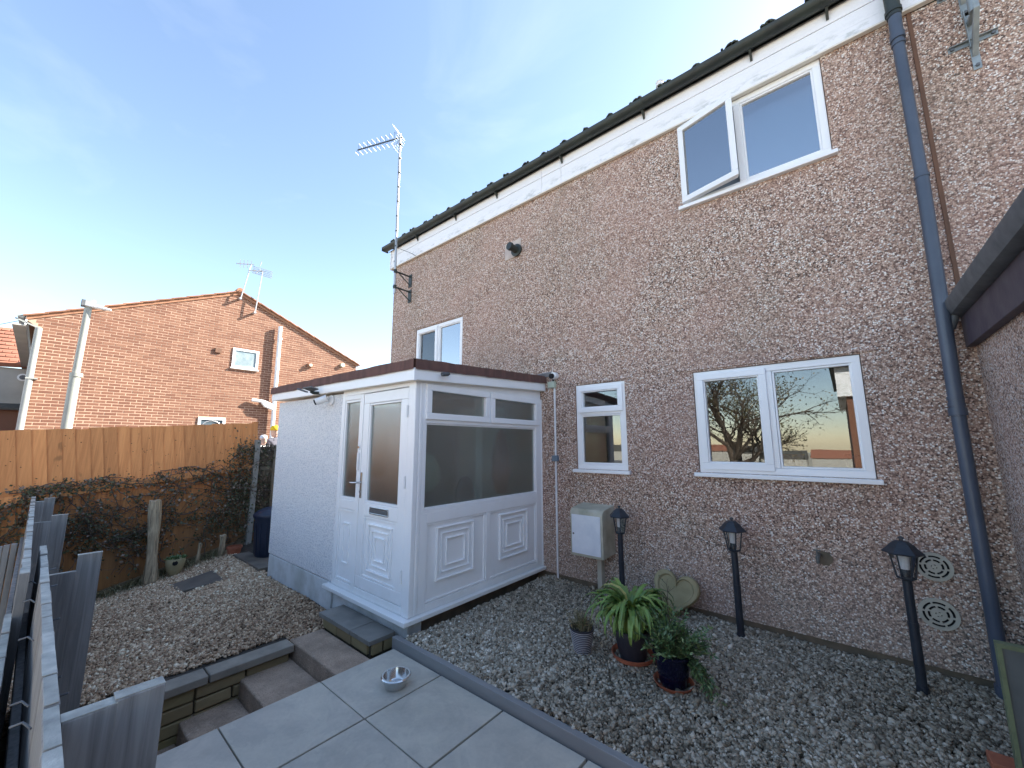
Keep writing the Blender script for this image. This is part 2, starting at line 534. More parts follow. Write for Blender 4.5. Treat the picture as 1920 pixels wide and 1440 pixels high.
# ================================================================= mesh builder
class MB:
    def __init__(s):
        s.v = []; s.f = []
    def add(s, vs, fs):
        n = len(s.v)
        s.v.extend([tuple(p) for p in vs])
        s.f.extend([tuple(n + i for i in f) for f in fs])
        return s
    def box(s, x0, x1, y0, y1, z0, z1):
        x0, x1 = sorted((x0, x1)); y0, y1 = sorted((y0, y1)); z0, z1 = sorted((z0, z1))
        return s.add([(x0, y0, z0), (x1, y0, z0), (x1, y1, z0), (x0, y1, z0), (x0, y0, z1), (x1, y0, z1), (x1, y1, z1), (x0, y1, z1)],
                     [(0, 3, 2, 1), (4, 5, 6, 7), (0, 1, 5, 4), (1, 2, 6, 5), (2, 3, 7, 6), (3, 0, 4, 7)])
    def hexa(s, p):
        return s.add(p, [(0, 3, 2, 1), (4, 5, 6, 7), (0, 1, 5, 4), (1, 2, 6, 5), (2, 3, 7, 6), (3, 0, 4, 7)])
    def tube(s, pts, r, n=12, cap=True):
        pts = [Vector(p) for p in pts]
        rs = r if isinstance(r, (list, tuple)) else [r] * len(pts)
        rings = []
        ref = None
        for i, p in enumerate(pts):
            d = (pts[min(i + 1, len(pts) - 1)] - pts[max(i - 1, 0)]).normalized()
            if ref is None:
                ref = Vector((0, 0, 1)) if abs(d.z) < .9 else Vector((1, 0, 0))
            a = d.cross(ref).normalized()
            b = a.cross(d).normalized()
            ref = b
            rings.append([p + (a * math.cos(2 * math.pi * k / n) + b * math.sin(2 * math.pi * k / n)) * rs[i] for k in range(n)])
        vs = [q for ring in rings for q in ring]
        fs = []
        for i in range(len(pts) - 1):
            for k in range(n):
                a, b = i * n + k, i * n + (k + 1) % n
                fs.append((a, b, b + n, a + n))
        if cap:
            fs.append(tuple(reversed(range(n))))
            fs.append(tuple((len(pts) - 1) * n + k for k in range(n)))
        return s.add(vs, fs)
    def lathe(s, prof, c, n=24, cap_bot=True, cap_top=False, sx=1, sy=1):
        vs = []
        for r, z in prof:
            for k in range(n):
                a = 2 * math.pi * k / n
                vs.append((c[0] + r * math.cos(a) * sx, c[1] + r * math.sin(a) * sy, c[2] + z))
        fs = []
        for i in range(len(prof) - 1):
            for k in range(n):
                a, b = i * n + k, i * n + (k + 1) % n
                fs.append((a, b, b + n, a + n))
        if cap_bot: fs.append(tuple(reversed(range(n))))
        if cap_top: fs.append(tuple((len(prof) - 1) * n + k for k in range(n)))
        return s.add(vs, fs)
    def prism(s, poly, f0, f1):
        """poly: list of 2D points; f0,f1 map (a,b)->3D for the two ends"""
        n = len(poly)
        vs = [f0(*p) for p in poly] + [f1(*p) for p in poly]
        fs = [tuple(reversed(range(n))), tuple(range(n, 2 * n))]
        for k in range(n):
            fs.append((k, (k + 1) % n, n + (k + 1) % n, n + k))
        return s.add(vs, fs)
    def tbox(s, T, u0, u1, v0, v1, d0, d1):
        P = [T(u0, v0, d0), T(u1, v0, d0), T(u1, v0, d1), T(u0, v0, d1), T(u0, v1, d0), T(u1, v1, d0), T(u1, v1, d1), T(u0, v1, d1)]
        return s.hexa(P)
    def ring(s, T, u0, u1, v0, v1, w, d0, d1, wv=None):
        wv = wv or w
        s.tbox(T, u0, u1, v0, v0 + wv, d0, d1)
        s.tbox(T, u0, u1, v1 - wv, v1, d0, d1)
        s.tbox(T, u0, u0 + w, v0 + wv, v1 - wv, d0, d1)
        s.tbox(T, u1 - w, u1, v0 + wv, v1 - wv, d0, d1)
        return s
    def build(s, name, mat, parent=None, smooth=False, bevel=0, seg=2, tone=None, origin=None):
        me = bpy.data.meshes.new(name)
        V = np.array(s.v, dtype=float)
        if parent is not None:
            O = np.array(ORG[parent.name])
        elif origin is not None:
            O = np.array(origin, dtype=float)
        else:
            lo, hi = V.min(0), V.max(0)
            O = np.array([(lo[0] + hi[0]) / 2, (lo[1] + hi[1]) / 2, lo[2]])
        me.from_pydata((V - O).tolist(), [], s.f)
        me.materials.append(mat)
        if tone is not None:
            a = me.attributes.new('tone', 'FLOAT', 'POINT')
            a.data.foreach_set('value', np.asarray(tone, dtype=np.float32))
        bm = bmesh.new(); bm.from_mesh(me)
        if len(bm.faces) < 60000 and tone is None:
            bmesh.ops.recalc_face_normals(bm, faces=bm.faces)
            bm.to_mesh(me)
        bm.free()
        if smooth:
            me.polygons.foreach_set('use_smooth', [True] * len(me.polygons))
        o = bpy.data.objects.new(name, me)
        COL.objects.link(o)
        if parent is not None:
            o.parent = parent
        else:
            o.location = O
        ORG[o.name] = tuple(O)
        if bevel:
            b = o.modifiers.new('bevel', 'BEVEL')
            b.width = bevel; b.segments = seg; b.limit_method = 'ANGLE'; b.angle_limit = R(40)
            if smooth:
                b.harden_normals = False
        if smooth:
            e = o.modifiers.new('split', 'EDGE_SPLIT'); e.split_angle = R(38)
        return o
ORG = {}
def thing(name, label, cat, loc, group=None):
    o = bpy.data.objects.new(name, None)
    o.empty_display_size = .1
    COL.objects.link(o)
    o.location = loc
    ORG[o.name] = tuple(loc)
    o['label'] = label; o['category'] = cat
    if group: o['group'] = group
    return o
def tag(o, label, cat, group=None):
    o['label'] = label; o['category'] = cat
    if group: o['group'] = group
    return o
def struct(o):
    o['kind'] = 'structure'; return o
def stuff(o, label=None, cat=None):
    o['kind'] = 'stuff'
    if label: o['label'] = label
    if cat: o['category'] = cat
    return o
def copy_thing(root, loc, label):
    r = root.copy(); COL.objects.link(r); r.location = loc; r['label'] = label
    ORG[r.name] = tuple(loc)
    for ch in list(root.children):
        c = ch.copy(); COL.objects.link(c); c.parent = r
        for g in ch.children:
            d = g.copy(); COL.objects.link(d); d.parent = c
    return r
def piece(name, mesh, parent, loc, rot=None, scale=None):
    o = bpy.data.objects.new(name, mesh)
    COL.objects.link(o)
    O = ORG[parent.name]
    o.parent = parent
    o.location = (loc[0] - O[0], loc[1] - O[1], loc[2] - O[2])
    if rot: o.rotation_euler = rot
    if scale: o.scale = scale
    ORG[o.name] = tuple(loc)
    return o
def unit_mesh(name, w, d, h, mat, jit=.0, bev=0.0):
    """box mesh centred on origin (w along x, d along y, h along z), chamfered front edge and slightly uneven"""
    bm = bmesh.new()
    bmesh.ops.create_cube(bm, size=1)
    for v in bm.verts:
        v.co.x *= w; v.co.y *= d; v.co.z *= h
        v.co += Vector((rnd.uniform(-jit, jit), rnd.uniform(-jit, jit), rnd.uniform(-jit, jit)))
    if bev:
        bmesh.ops.bevel(bm, geom=bm.edges[:], offset=bev, segments=1, affect='EDGES')
    me = bpy.data.meshes.new(name); bm.to_mesh(me); bm.free()
    me.materials.append(mat)
    return me
TW = lambda y0: (lambda u, v, d: (u, y0 - d, v))       # wall facing -y
TX = lambda x0: (lambda u, v, d: (x0 + d, u, v))       # wall facing +x

def wall_holes(mb, T, u0, u1, v0, v1, holes, depth):
    us = sorted({u0, u1, *[h[0] for h in holes], *[h[1] for h in holes]})
    vs_ = sorted({v0, v1, *[h[2] for h in holes], *[h[3] for h in holes]})
    def inh(u, v):
        return any(h[0] < u < h[1] and h[2] < v < h[3] for h in holes)
    for i in range(len(us) - 1):
        for j in range(len(vs_) - 1):
            a, b, c, d = us[i], us[i + 1], vs_[j], vs_[j + 1]
            if not inh((a + b) / 2, (c + d) / 2):
                mb.add([T(a, c, 0), T(b, c, 0), T(b, d, 0), T(a, d, 0)], [(0, 1, 2, 3)])
def reveal(mb, T, h, depth):
    a, b, c, d = h
    P = [T(a, c, 0), T(b, c, 0), T(b, d, 0), T(a, d, 0), T(a, c, -depth), T(b, c, -depth), T(b, d, -depth), T(a, d, -depth)]
    mb.add(P, [(0, 4, 5, 1), (1, 5, 6, 2), (2, 6, 7, 3), (3, 7, 4, 0)])

# ================================================================= ground and levels
def gl(x, y):
    f = min(max((-3.6 - x) / 3.9, 0), 1)
    return (1 - f) * -.185 + f * (-.29 + .24 * (y + 2.3))
m = MB()
m.add([(-500, -30, -.9), (500, -30, -.9), (500, 500, -.9), (-500, 500, -.9), (-500, -90, -7), (500, -90, -7), (-500, -500, -7), (500, -500, -7)], [(0, 1, 2, 3), (4, 5, 1, 0), (6, 7, 5, 4)])
struct(m.build('ground', M['ground'], origin=(0, 0, -.9)))
m = MB().box(-60, -7.58, -28, 60, -.88, .10)
struct(m.build('road', M['tarmac']))
# left gravel bed base (soil sheet under the stones)
def sheet(x0, x1, y0, y1, nx, ny, fn, base):
    m = MB(); vs = []; fs = []
    for j in range(ny + 1):
        for i in range(nx + 1):
            x = x0 + (x1 - x0) * i / nx; y = y0 + (y1 - y0) * j / ny
            vs.append((x, y, fn(x, y)))
    n1 = nx + 1
    for j in range(ny):
        for i in range(nx):
            a = j * n1 + i
            fs.append((a, a + 1, a + 1 + n1, a + n1))
    m.add(vs, fs)
    k = len(vs)
    # skirt
    ring = [i for i in range(nx + 1)] + [j * n1 + nx for j in range(1, ny + 1)] + [ny * n1 + i for i in range(nx - 1, -1, -1)] + [j * n1 for j in range(ny - 1, 0, -1)]
    m.v += [(m.v[i][0], m.v[i][1], base) for i in ring]
    for q in range(len(ring)):
        a, b = ring[q], ring[(q + 1) % len(ring)]
        m.f.append((a, k + q, k + (q + 1) % len(ring), b))
    return m
def hump(x, y): return .012 * math.sin(x * 3.1 + y * 1.7) + .008 * math.sin(x * 7.3 - y * 5.1)
glb = lambda x, y: gl(x, y) + hump(x, y) * .5
struct(sheet(-7.56, -3.66, -4.6, 0.0, 40, 40, lambda x, y: glb(x, y) - .012, -.895).build('gravel_bed', M['soil']))
def gr(x, y):
    return -.052 + .006 * math.sin(x * 4 + y * 3) + .005 * math.sin(x * 9 - y * 7)
struct(sheet(-2.74, .70, -1.887, 0.018, 34, 20, lambda x, y: gr(x, y) - .012, -.895).build('gravel_bed', M['soil']))

def stones(n, xr, yr, fn, size, seed, reject=None, tall=1.0, tonefn=None):
    r = np.random.RandomState(seed)
    x = r.uniform(xr[0], xr[1], n); y = r.uniform(yr[0], yr[1], n)
    if reject is not None:
        k = ~reject(x, y)
        x, y = x[k], y[k]
    n = len(x)
    z = np.array([fn(a, b) for a, b in zip(x, y)])
    cube = np.array([(-1, -1, -1), (1, -1, -1), (1, 1, -1), (-1, 1, -1), (-1, -1, 1), (1, -1, 1), (1, 1, 1), (-1, 1, 1)], float) * .5
    P = cube[None] + r.uniform(-.22, .22, (n, 8, 3))
    P[:, 4:, :2] *= r.uniform(.45, .95, (n, 1, 1))
    s = r.lognormal(0, .28, n) * size
    asp = np.stack([s * r.uniform(.9, 1.5, n), s * r.uniform(.6, 1.0, n), s * r.uniform(.45, .8, n) * tall], 1)
    P = P * asp[:, None, :]
    # random rotation
    q = r.normal(size=(n, 4)); q[:, 1:3] *= .55; q[:, 0] *= 1.4
    q /= np.linalg.norm(q, axis=1)[:, None]
    w, a, b, c = q.T
    Rm = np.stack([1 - 2 * (b * b + c * c), 2 * (a * b - c * w), 2 * (a * c + b * w), 2 * (a * b + c * w), 1 - 2 * (a * a + c * c), 2 * (b * c - a * w),
                   2 * (a * c - b * w), 2 * (b * c + a * w), 1 - 2 * (a * a + b * b)], 1).reshape(n, 3, 3)
    th = r.uniform(0, 6.283, n); cz, sz = np.cos(th), np.sin(th); Z = np.zeros(n); O = np.ones(n)
    Rz = np.stack([cz, -sz, Z, sz, cz, Z, Z, Z, O], 1).reshape(n, 3, 3)
    P = np.einsum('nij,nkj->nki', Rz @ Rm, P)
    lift = r.uniform(-.45, .55, n) * size
    P += np.stack([x, y, z + lift], 1)[:, None, :]
    F = np.array([(0, 3, 2, 1), (4, 5, 6, 7), (0, 1, 5, 4), (1, 2, 6, 5), (2, 3, 7, 6), (3, 0, 4, 7)])
    F = (F[None] + (np.arange(n) * 8)[:, None, None]).reshape(-1, 4)
    t = r.beta(2.2, 2.6, n)
    t[r.rand(n) < .05] = r.uniform(.85, 1, (t[r.rand(n) < .05]).shape) if False else .93
    if tonefn is not None:
        t = np.clip(t + tonefn(x, y), 0, 1)
    return P.reshape(-1, 3), F, np.repeat(t, 8)
def np_mesh(name, P, F, tone, mat, origin):
    me = bpy.data.meshes.new(name)
    k = F.shape[1]
    me.vertices.add(len(P)); me.loops.add(F.size); me.polygons.add(len(F))
    me.vertices.foreach_set('co', (P - np.array(origin)).astype(np.float32).ravel())
    me.loops.foreach_set('vertex_index', F.astype(np.int32).ravel())
    me.polygons.foreach_set('loop_start', (np.arange(len(F)) * k).astype(np.int32))
    me.update(calc_edges=True)
    me.validate()
    a = me.attributes.new('tone', 'FLOAT', 'POINT')
    a.data.foreach_set('value', tone.astype(np.float32))
    me.materials.append(mat)
    o = bpy.data.objects.new(name, me)
    COL.objects.link(o)
    o.location = origin
    ORG[o.name] = tuple(origin)
    return o
P, F, T_ = stones(58000, (-2.72, .69), (-1.885, .012), gr, .0157, 3,
                  tonefn=lambda x, y: .10 * np.sin(x * 2.3 + 1) * np.sin(y * 2.9) - .04)
g1 = np_mesh('grey_gravel', P, F, T_, M['gravel_grey'], (-1, -1, -.05))
stuff(g1, 'loose grey stone chippings between the patio edging and the pebbledashed wall', 'gravel')
P, F, T_ = stones(60000, (-7.5, -3.68), (-4.3, -1.80), glb, .0157, 5,
                  reject=lambda x, y: ((x > -6.6) & (x < -6.05) & (y > -2.57) & (y < -2.18)) | ((x > -5.72) & (y > -1.85)) | ((x > -3.82) & (y < -2.32)),
                  tonefn=lambda x, y: np.clip((-5.0 - x) * .06, -.08, .16) + .08 * np.sin(x * 1.9) * np.sin(y * 2.7 + 1))
g2 = np_mesh('brown_gravel', P, F, T_, M['gravel_brown'], (-5.5, -3, -.2))
stuff(g2, 'loose brown and cream stone chippings beside the porch and steps', 'gravel')

# ----------------------------------------------------------------- patio
m = MB().box(-2.765, 3.0, -6.2, -1.937, -.895, -.145)
patio = struct(m.build('patio', M['joint'], origin=(0, -3, -.145)))
pit = .5515
tx = [-2.777 + pit * i for i in range(10)]
ty = [-1.941 - pit * i for i in range(7)]
tm = unit_mesh('paving_tile', pit - .013, pit - .007, .03, M['tile'], 0, .0018)
for i in range(9):
    for j in range(6):
        piece('paving_tile', tm, patio, (tx[i] + pit / 2, ty[j] - pit / 2, -.125 + rnd.uniform(-.0008, .0008)), rot=(rnd.uniform(-.001, .001), rnd.uniform(-.001, .001), 0))
# timber edging
def board(mb, x0, x1, y0, y1, z0, z1): return mb.box(x0, x1, y0, y1, z0, z1)
m = MB().box(-2.82, .72, -1.930, -1.886, -.5, -.046)
tag(m.build('timber_edging', M['sleeper'], bevel=.004), 'blue grey painted timber edging board between the patio tiles and grey gravel', 'edging')

# ----------------------------------------------------------------- steps, retaining wall
st = thing('garden_steps', 'worn concrete steps dropping past the patio beside the block retaining wall', 'steps', (-3.2, -2.9, -.88))
def tread(x0, x1, y0, y1, zt, zb):
    mb = MB().box(x0, x1, y0, y1, zb, zt)
    return mb.build('tread', M['step'], st, bevel=.012, seg=3)
tread(-3.66, -2.785, -2.335, -2.068, -.168, -.9)
tread(-3.64, -2.785, -2.70, -2.342, -.285, -.9)
tread(-3.64, -2.785, -3.04, -2.704, -.405, -.9)
tread(-3.64, -2.785, -3.40, -3.044, -.525, -.9)
tread(-3.64, -2.785, -3.78, -3.404, -.645, -.9)
# door step
ds = thing('door_step', 'low block door step topped with two dark slabs below the porch door', 'step', (-3.33, -1.95, -.2))
MB().box(-3.70, -2.935, -2.035, -1.845, -.40, -.098).build('core', M['buffmortar'], ds)
sx = [-3.755, -3.205, -2.905]
for a, b in zip(sx[:-1], sx[1:]):
    MB().box(a + .004, b - .004, -2.068, -1.842, -.096, -.062).build('slab', M['slab'], ds, bevel=.003)
bmsh = unit_mesh('block', .235, .03, .075, M['buff'], .002, .004)
for k in range(3):
    piece('block', bmsh, ds, (-3.575 + k * .247, -2.04, -.137))
bms2 = unit_mesh('block', .03, .085, .075, M['buff'], .002, .004)
for k in range(2):
    piece('block', bms2, ds, (-2.93, -1.992 + k * .1, -.137))
# retaining wall
rw = thing('retaining_wall', 'mossy buff block retaining wall with grey coping beside the steps', 'wall', (-3.66, -3.3, -.88))
MB().box(-3.76, -3.600, -4.5, -2.36, -.895, -.222).build('core', M['buffmortar'], rw)
y = -2.37; rowz = [-.268, -.352, -.436, -.520, -.604, -.688, -.772]
meshes = {}
for ri, z in enumerate(rowz):
    y = -2.365 + (0 if ri % 2 else .0)
    first = True
    while y > -4.45:
        L = rnd.choice([.22, .30, .30, .38])
        if first and ri % 2: L = .16
        first = False
        if L not in meshes:
            meshes[L] = [unit_mesh('block', .035, L - .012, .074, M['buff'], .003, .005) for _ in range(2)]
        piece('block', rnd.choice(meshes[L]), rw, (-3.590 + rnd.uniform(-.004, .004), y - L / 2, z))
        y -= L
for a, b in ((-2.345, -2.895), (-2.905, -3.45), (-3.46, -4.0), (-4.01, -4.5)):
    MB().box(-3.70, -3.545, b, a, -.220 - rnd.uniform(0, .003), -.170).build('coping_stone', M['coping'], rw, bevel=.006)
# flagstones
MB_ = MB().hexa([(-6.60, -2.17, -.30), (-6.02, -2.20, -.30), (-6.16, -2.585, -.35), (-6.62, -2.60, -.35),
                 (-6.60, -2.17, -.222), (-6.02, -2.20, -.216), (-6.16, -2.585, -.286), (-6.62, -2.60, -.306)])
tag(MB_.build('flagstone', M['flag'], bevel=.004), 'dark rectangular slab lying in the brown gravel near the stump', 'slab')
for (a, b, c, d, lab) in ((-6.95, -6.42, -1.86, -1.2, 'old paving slab under the navy bin'), (-6.41, -5.9, -1.86, -1.2, 'old paving slab between the navy bin and the white porch wall')):
    tag(MB().box(a, b, c, d, -.3, -.148).build('paving_slab', M['flag'], bevel=.005), lab, 'slab', )

# ================================================================= main house
house = thing('terraced_house', 'brown pebbledashed house with white windows behind the porch and grey gravel', 'house', (-2.7, 4, -.88))
W1 = (-1.00, .160, 3.745, 4.64)     # upper right
W2 = (-1.03, .150, 1.165, 2.078)    # lower right
W3 = (-2.293, -1.700, 1.150, 2.078) # small
W4 = (-5.33, -4.19, 2.36, 3.32)     # upper left
holes = [W1, W2, W3, W4]
m = MB()
wall_holes(m, TW(0), -6.05, .712, .004, 4.66, holes, .1)
wall_holes(m, lambda u, v, d: (-6.05 - d, u, v), 0, 8, .004, 4.66, [], .1)
m.add([(-6.05, 0, .004), (.70, 0, .004), (.70, .02, .004), (-6.05, .02, .004)], [(0, 1, 2, 3)])
m.add([(-6.05, 8, 0), (9, 8, 0), (9, 8, 4.66), (-6.05, 8, 4.66)], [(0, 1, 2, 3)])
# gable triangle on the left side
m.add([(-6.05, 0, 4.66), (-6.05, 8, 4.66), (-6.05, 4, 6.6)], [(0, 1, 2)])
m.build('wall', M['dash'], house)
for h in holes:
    m = MB(); reveal(m, TW(0), h, .11); m.build('window_reveal', M['reveal'], house)

m = MB().box(-6.03, .72, .018, .2, -.9, .0)
m.build('plinth', M['darkplinth'], house)
# render drip lines over the windows
def lintel(x0, x1, z0, z1):
    mb = MB(); n = 14
    vs, fs = [], []
    for i in range(n + 1):
        x = x0 + (x1 - x0) * i / n
        z = z0 + (z1 - z0) * i / n + rnd.uniform(-.004, .004)
        vs += [(x, -.001, z + .035), (x, -.011, z + .004), (x, -.010, z - .002), (x, -.001, z - .004)]
    for i in range(n):
        for k in range(3):
            a = i * 4 + k
            fs.append((a, a + 4, a + 5, a + 1))
    mb.add(vs, fs)
    return mb.build('drip_bead', M['dash'], house)
lintel(-1.17, .24, 2.098, 2.092); lintel(-2.41, -1.62, 2.10, 2.094); lintel(-5.5, -4.0, 3.345, 3.335)
# rooms behind the glass
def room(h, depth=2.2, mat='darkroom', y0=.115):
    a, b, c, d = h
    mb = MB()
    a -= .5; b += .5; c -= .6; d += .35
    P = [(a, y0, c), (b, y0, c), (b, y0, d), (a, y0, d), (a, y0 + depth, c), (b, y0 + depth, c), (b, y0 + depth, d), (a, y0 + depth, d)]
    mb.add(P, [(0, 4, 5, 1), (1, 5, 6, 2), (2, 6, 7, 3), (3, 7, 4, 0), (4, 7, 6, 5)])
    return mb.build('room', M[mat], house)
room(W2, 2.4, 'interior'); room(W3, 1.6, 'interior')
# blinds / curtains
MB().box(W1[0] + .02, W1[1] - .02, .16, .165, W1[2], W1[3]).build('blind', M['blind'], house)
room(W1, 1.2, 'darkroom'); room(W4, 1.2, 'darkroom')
def pleat(x0, x1, y, z0, z1, n, amp):
    mb = MB(); vs = []; fs = []
    N = n * 6
    for i in range(N + 1):
        x = x0 + (x1 - x0) * i / N
        yy = y + amp * math.sin(i / 6 * 2 * math.pi) + rnd.uniform(-.003, .003)
        vs += [(x, yy, z0), (x, yy, z1)]
    for i in range(N):
        fs.append((2 * i, 2 * i + 2, 2 * i + 3, 2 * i + 1))
    return mb.add(vs, fs).build('curtain', M['curtain'], house, smooth=True)
pleat(-5.28, -4.83, .18, 2.36, 3.3, 7, .025)
MB().box(-4.68, -4.22, .20, .205, 2.36, 3.3).build('blind', M['blind'], house)

def window(parent, T, h, sill=True, warm=False):
    """outer frame set 55 mm back in the opening; returns the frame object"""
    a, b, c, d = h
    mb = MB().ring(T, a + .004, b - .004, c, d - .004, .055, -.075, -.012)
    fr = mb.build('window', M['upvc'], parent, bevel=.004)
    if sill:
        s_ = MB().tbox(T, a - .035, b + .03, c - .036, c - .002, -.07, .045)
        s_.build('sill', M['upvc'], fr, bevel=.005)
    return fr
def sash(fr, T, u0, u1, v0, v1, opening=False, w=.055, glass='glass', d=0):
    if opening:
        mb = MB().ring(T, u0, u1, v0, v1, w, -.055 + d, .006 + d)
        mb.ring(T, u0 + w, u1 - w, v0 + w, v1 - w, .012, -.05 + d, -.006 + d)
        mb.build('sash', M['upvc'], fr, bevel=.004)
        g = (u0 + w + .008, u1 - w - .008, v0 + w + .008, v1 - w - .008)
    else:
        mb = MB().ring(T, u0, u1, v0, v1, .016, -.06 + d, -.020 + d)
        mb.build('bead', M['upvc'], fr, bevel=.003)
        g = (u0 + .012, u1 - .012, v0 + .012, v1 - .012)
    mb = MB().tbox(T, g[0], g[1], g[2], g[3], -.045 + d, -.039 + d)
    return mb.build('pane', M[glass], fr)
# lower right window
T = TW(0)
fr = window(house, T, W2)
MB().tbox(T, -.475, -.415, W2[2] + .056, W2[3] - .060, -.075, -.012).build('mullion', M['upvc'], fr, bevel=.004)
sash(fr, T, -1.000, -.455, W2[2] + .03, W2[3] - .03, True)
sash(fr, T, -.414, .094, W2[2] + .056, W2[3] - .06)
# small window
fr = window(house, T, W3)
MB().tbox(T, W3[0] + .06, W3[1] - .06, 1.735, 1.785, -.075, -.012).build('transom', M['upvc'], fr, bevel=.004)
sash(fr, T, W3[0] + .03, W3[1] - .03, 1.762, W3[3] - .03, True, .05)
sash(fr, T, W3[0] + .059, W3[1] - .059, W3[2] + .056, 1.734)
# upper left window
fr = window(house, T, W4)
MB().tbox(T, -4.79, -4.735, W4[2] + .056, W4[3] - .060, -.075, -.012).build('mullion', M['upvc'], fr, bevel=.004)
sash(fr, T, -5.30, -4.77, W4[2] + .03, W4[3] - .03, True, .055, 'glass')
sash(fr, T, -4.734, W4[1] - .059, W4[2] + .056, W4[3] - .06, False, .05, 'glass_up')
# upper right window with open casement
fr = window(house, T, W1)
MB().tbox(T, -.500, -.445, W1[2] + .056, W1[3] - .060, -.075, -.012).build('mullion', M['upvc'], fr, bevel=.004)
sash(fr, T, -.444, W1[1] - .059, W1[2] + .056, W1[3] - .06, False, .05, 'glass_up')
MB().box(-1.0, .16, -.004, .10, W1[3] - .002, W1[3] + .016).build('head_board', M['upvc_warm'], house)
# open leaf hinged on the left
ang = R(13.5)
hx, hy = -1.0, -.020
def TL(u, v, d):   # u along leaf from hinge
    return (hx + u * math.cos(ang) + d * math.sin(ang), hy - u * math.sin(ang) - d * math.cos(ang), v)
LW = .53
leaf_v = (W1[2] + .03, W1[3] - .035)
m = MB().ring(TL, 0, LW, leaf_v[0], leaf_v[1], .055, -.045, .012)
lf = m.build('open_sash', M['upvc'], fr, bevel=.004)
# sub-part would go a level deeper, so the pane stays a sibling
MB().tbox(TL, .05, LW - .05, leaf_v[0] + .05, leaf_v[1] - .05, -.02, -.012).build('pane', M['glass_up'], fr)
m = MB().tbox(TL, LW - .04, LW - .024, 4.10, 4.22, -.06, -.046)
m.build('handle', M['white'], fr, bevel=.003)

# sill plants inside the lower window
for (x, z0, rr, lab) in ((-.36, 1.175, .085, 'terracotta planter on the inner sill of the large window, behind the mullion'),
                         (.055, 1.175, .07, 'small dark pot on the inner sill at the right end of the large window')):
    pt = thing('sill_pot', lab, 'plant pot', (x, .26, z0))
    mb = MB().lathe([(rr * .7, 0), (rr, .13), (rr * 1.08, .13), (rr * 1.08, .155), (rr * .95, .155), (rr * .9, .12)], (x, .26, z0), 20)
    mb.build('pot', M['terracotta'] if x < -.2 else M['ribbed'], pt, smooth=True)
MB().box(-1.03, .15, .115, .42, 1.13, 1.17).build('inner_sill', M['white'], house)

# fascia: three lapped boards, eave trim, end board
for k, (z0, z1, yy) in enumerate(((4.648, 4.735, -.034), (4.739, 4.862, -.030), (4.866, 4.99, -.034))):
    for (a, b) in ((-6.13, -2.70), (-2.697, -2.405), (-2.402, 9.1)):
        MB().box(a, b, yy, -.004, z0, z1).build('fascia_board', M['fascia'], house, bevel=.002)
MB().box(-6.13, 9.1, -.046, -.0045, 4.628, 4.645).build('fascia_trim', M['upvc_warm'], house, bevel=.003)
for x in (-2.70, -2.403):
    MB().box(x - .006, x + .008, -.040, -.0345, 4.65, 4.985).build('fascia_joint', M['fascia'], house)
MB().box(-6.145, -6.131, -.046, 1.2, 4.62, 4.99).build('bargeboard', M['fascia'], house)
# gutter
def halfpipe(mb, x0, x1, yc, zc, r, t=.004, n=12):
    for (ra) in (r,):
        vs = []; fs = []
        prof = [(math.cos(math.pi + math.pi * k / n) * r, math.sin(math.pi + math.pi * k / n) * r) for k in range(n + 1)]
        inn = [(math.cos(math.pi + math.pi * k / n) * (r - t), math.sin(math.pi + math.pi * k / n) * (r - t)) for k in range(n, -1, -1)]
        mb.prism(prof + inn, lambda a, b: (x0, yc + a, zc + b), lambda a, b: (x1, yc + a, zc + b))
    return mb
mb = halfpipe(MB(), -6.24, 9.2, -.105, 5.050, .068)
gut = mb.build('gutter', M['black'], house, smooth=True)
for x in (-5.32, -4.34, -3.47, -2.37, -1.32, -.31, .24, 1.2):
    mb = halfpipe(MB(), x - .028, x + .028, -.105, 5.047, .070, .009)
    mb.prism([(-.04, 4.985), (-.10, 4.975), (-.055, 4.93), (-.04, 4.90)], lambda a, b: (x - .01, a, b), lambda a, b: (x + .01, a, b))
    mb.build('gutter_bracket', M['black'], house, smooth=True)
MB().box(-6.25, -6.235, -.17, -.04, 4.98, 5.05).build('gutter_stop_end', M['black'], house)
# roof
def roofz(y): return 5.02 + (y + .10) * .42
m = MB()
m.add([(-6.2, -.06, roofz(-.06)), (9.2, -.06, roofz(-.06)), (9.2, 4.0, roofz(4)), (-6.2, 4.0, roofz(4)), (9.2, 8.1, roofz(-.06)), (-6.2, 8.1, roofz(-.06))],
      [(0, 1, 2, 3), (3, 2, 4, 5)])
m.add([(-6.2, -.06, roofz(-.06) - .06), (9.2, -.06, roofz(-.06) - .06), (9.2, 4.0, roofz(4) - .06), (-6.2, 4.0, roofz(4) - .06), (9.2, 8.1, roofz(-.06) - .06), (-6.2, 8.1, roofz(-.06) - .06)],
      [(3, 2, 1, 0), (5, 4, 2, 3)])
m.build('roof', M['rooftile'], house)
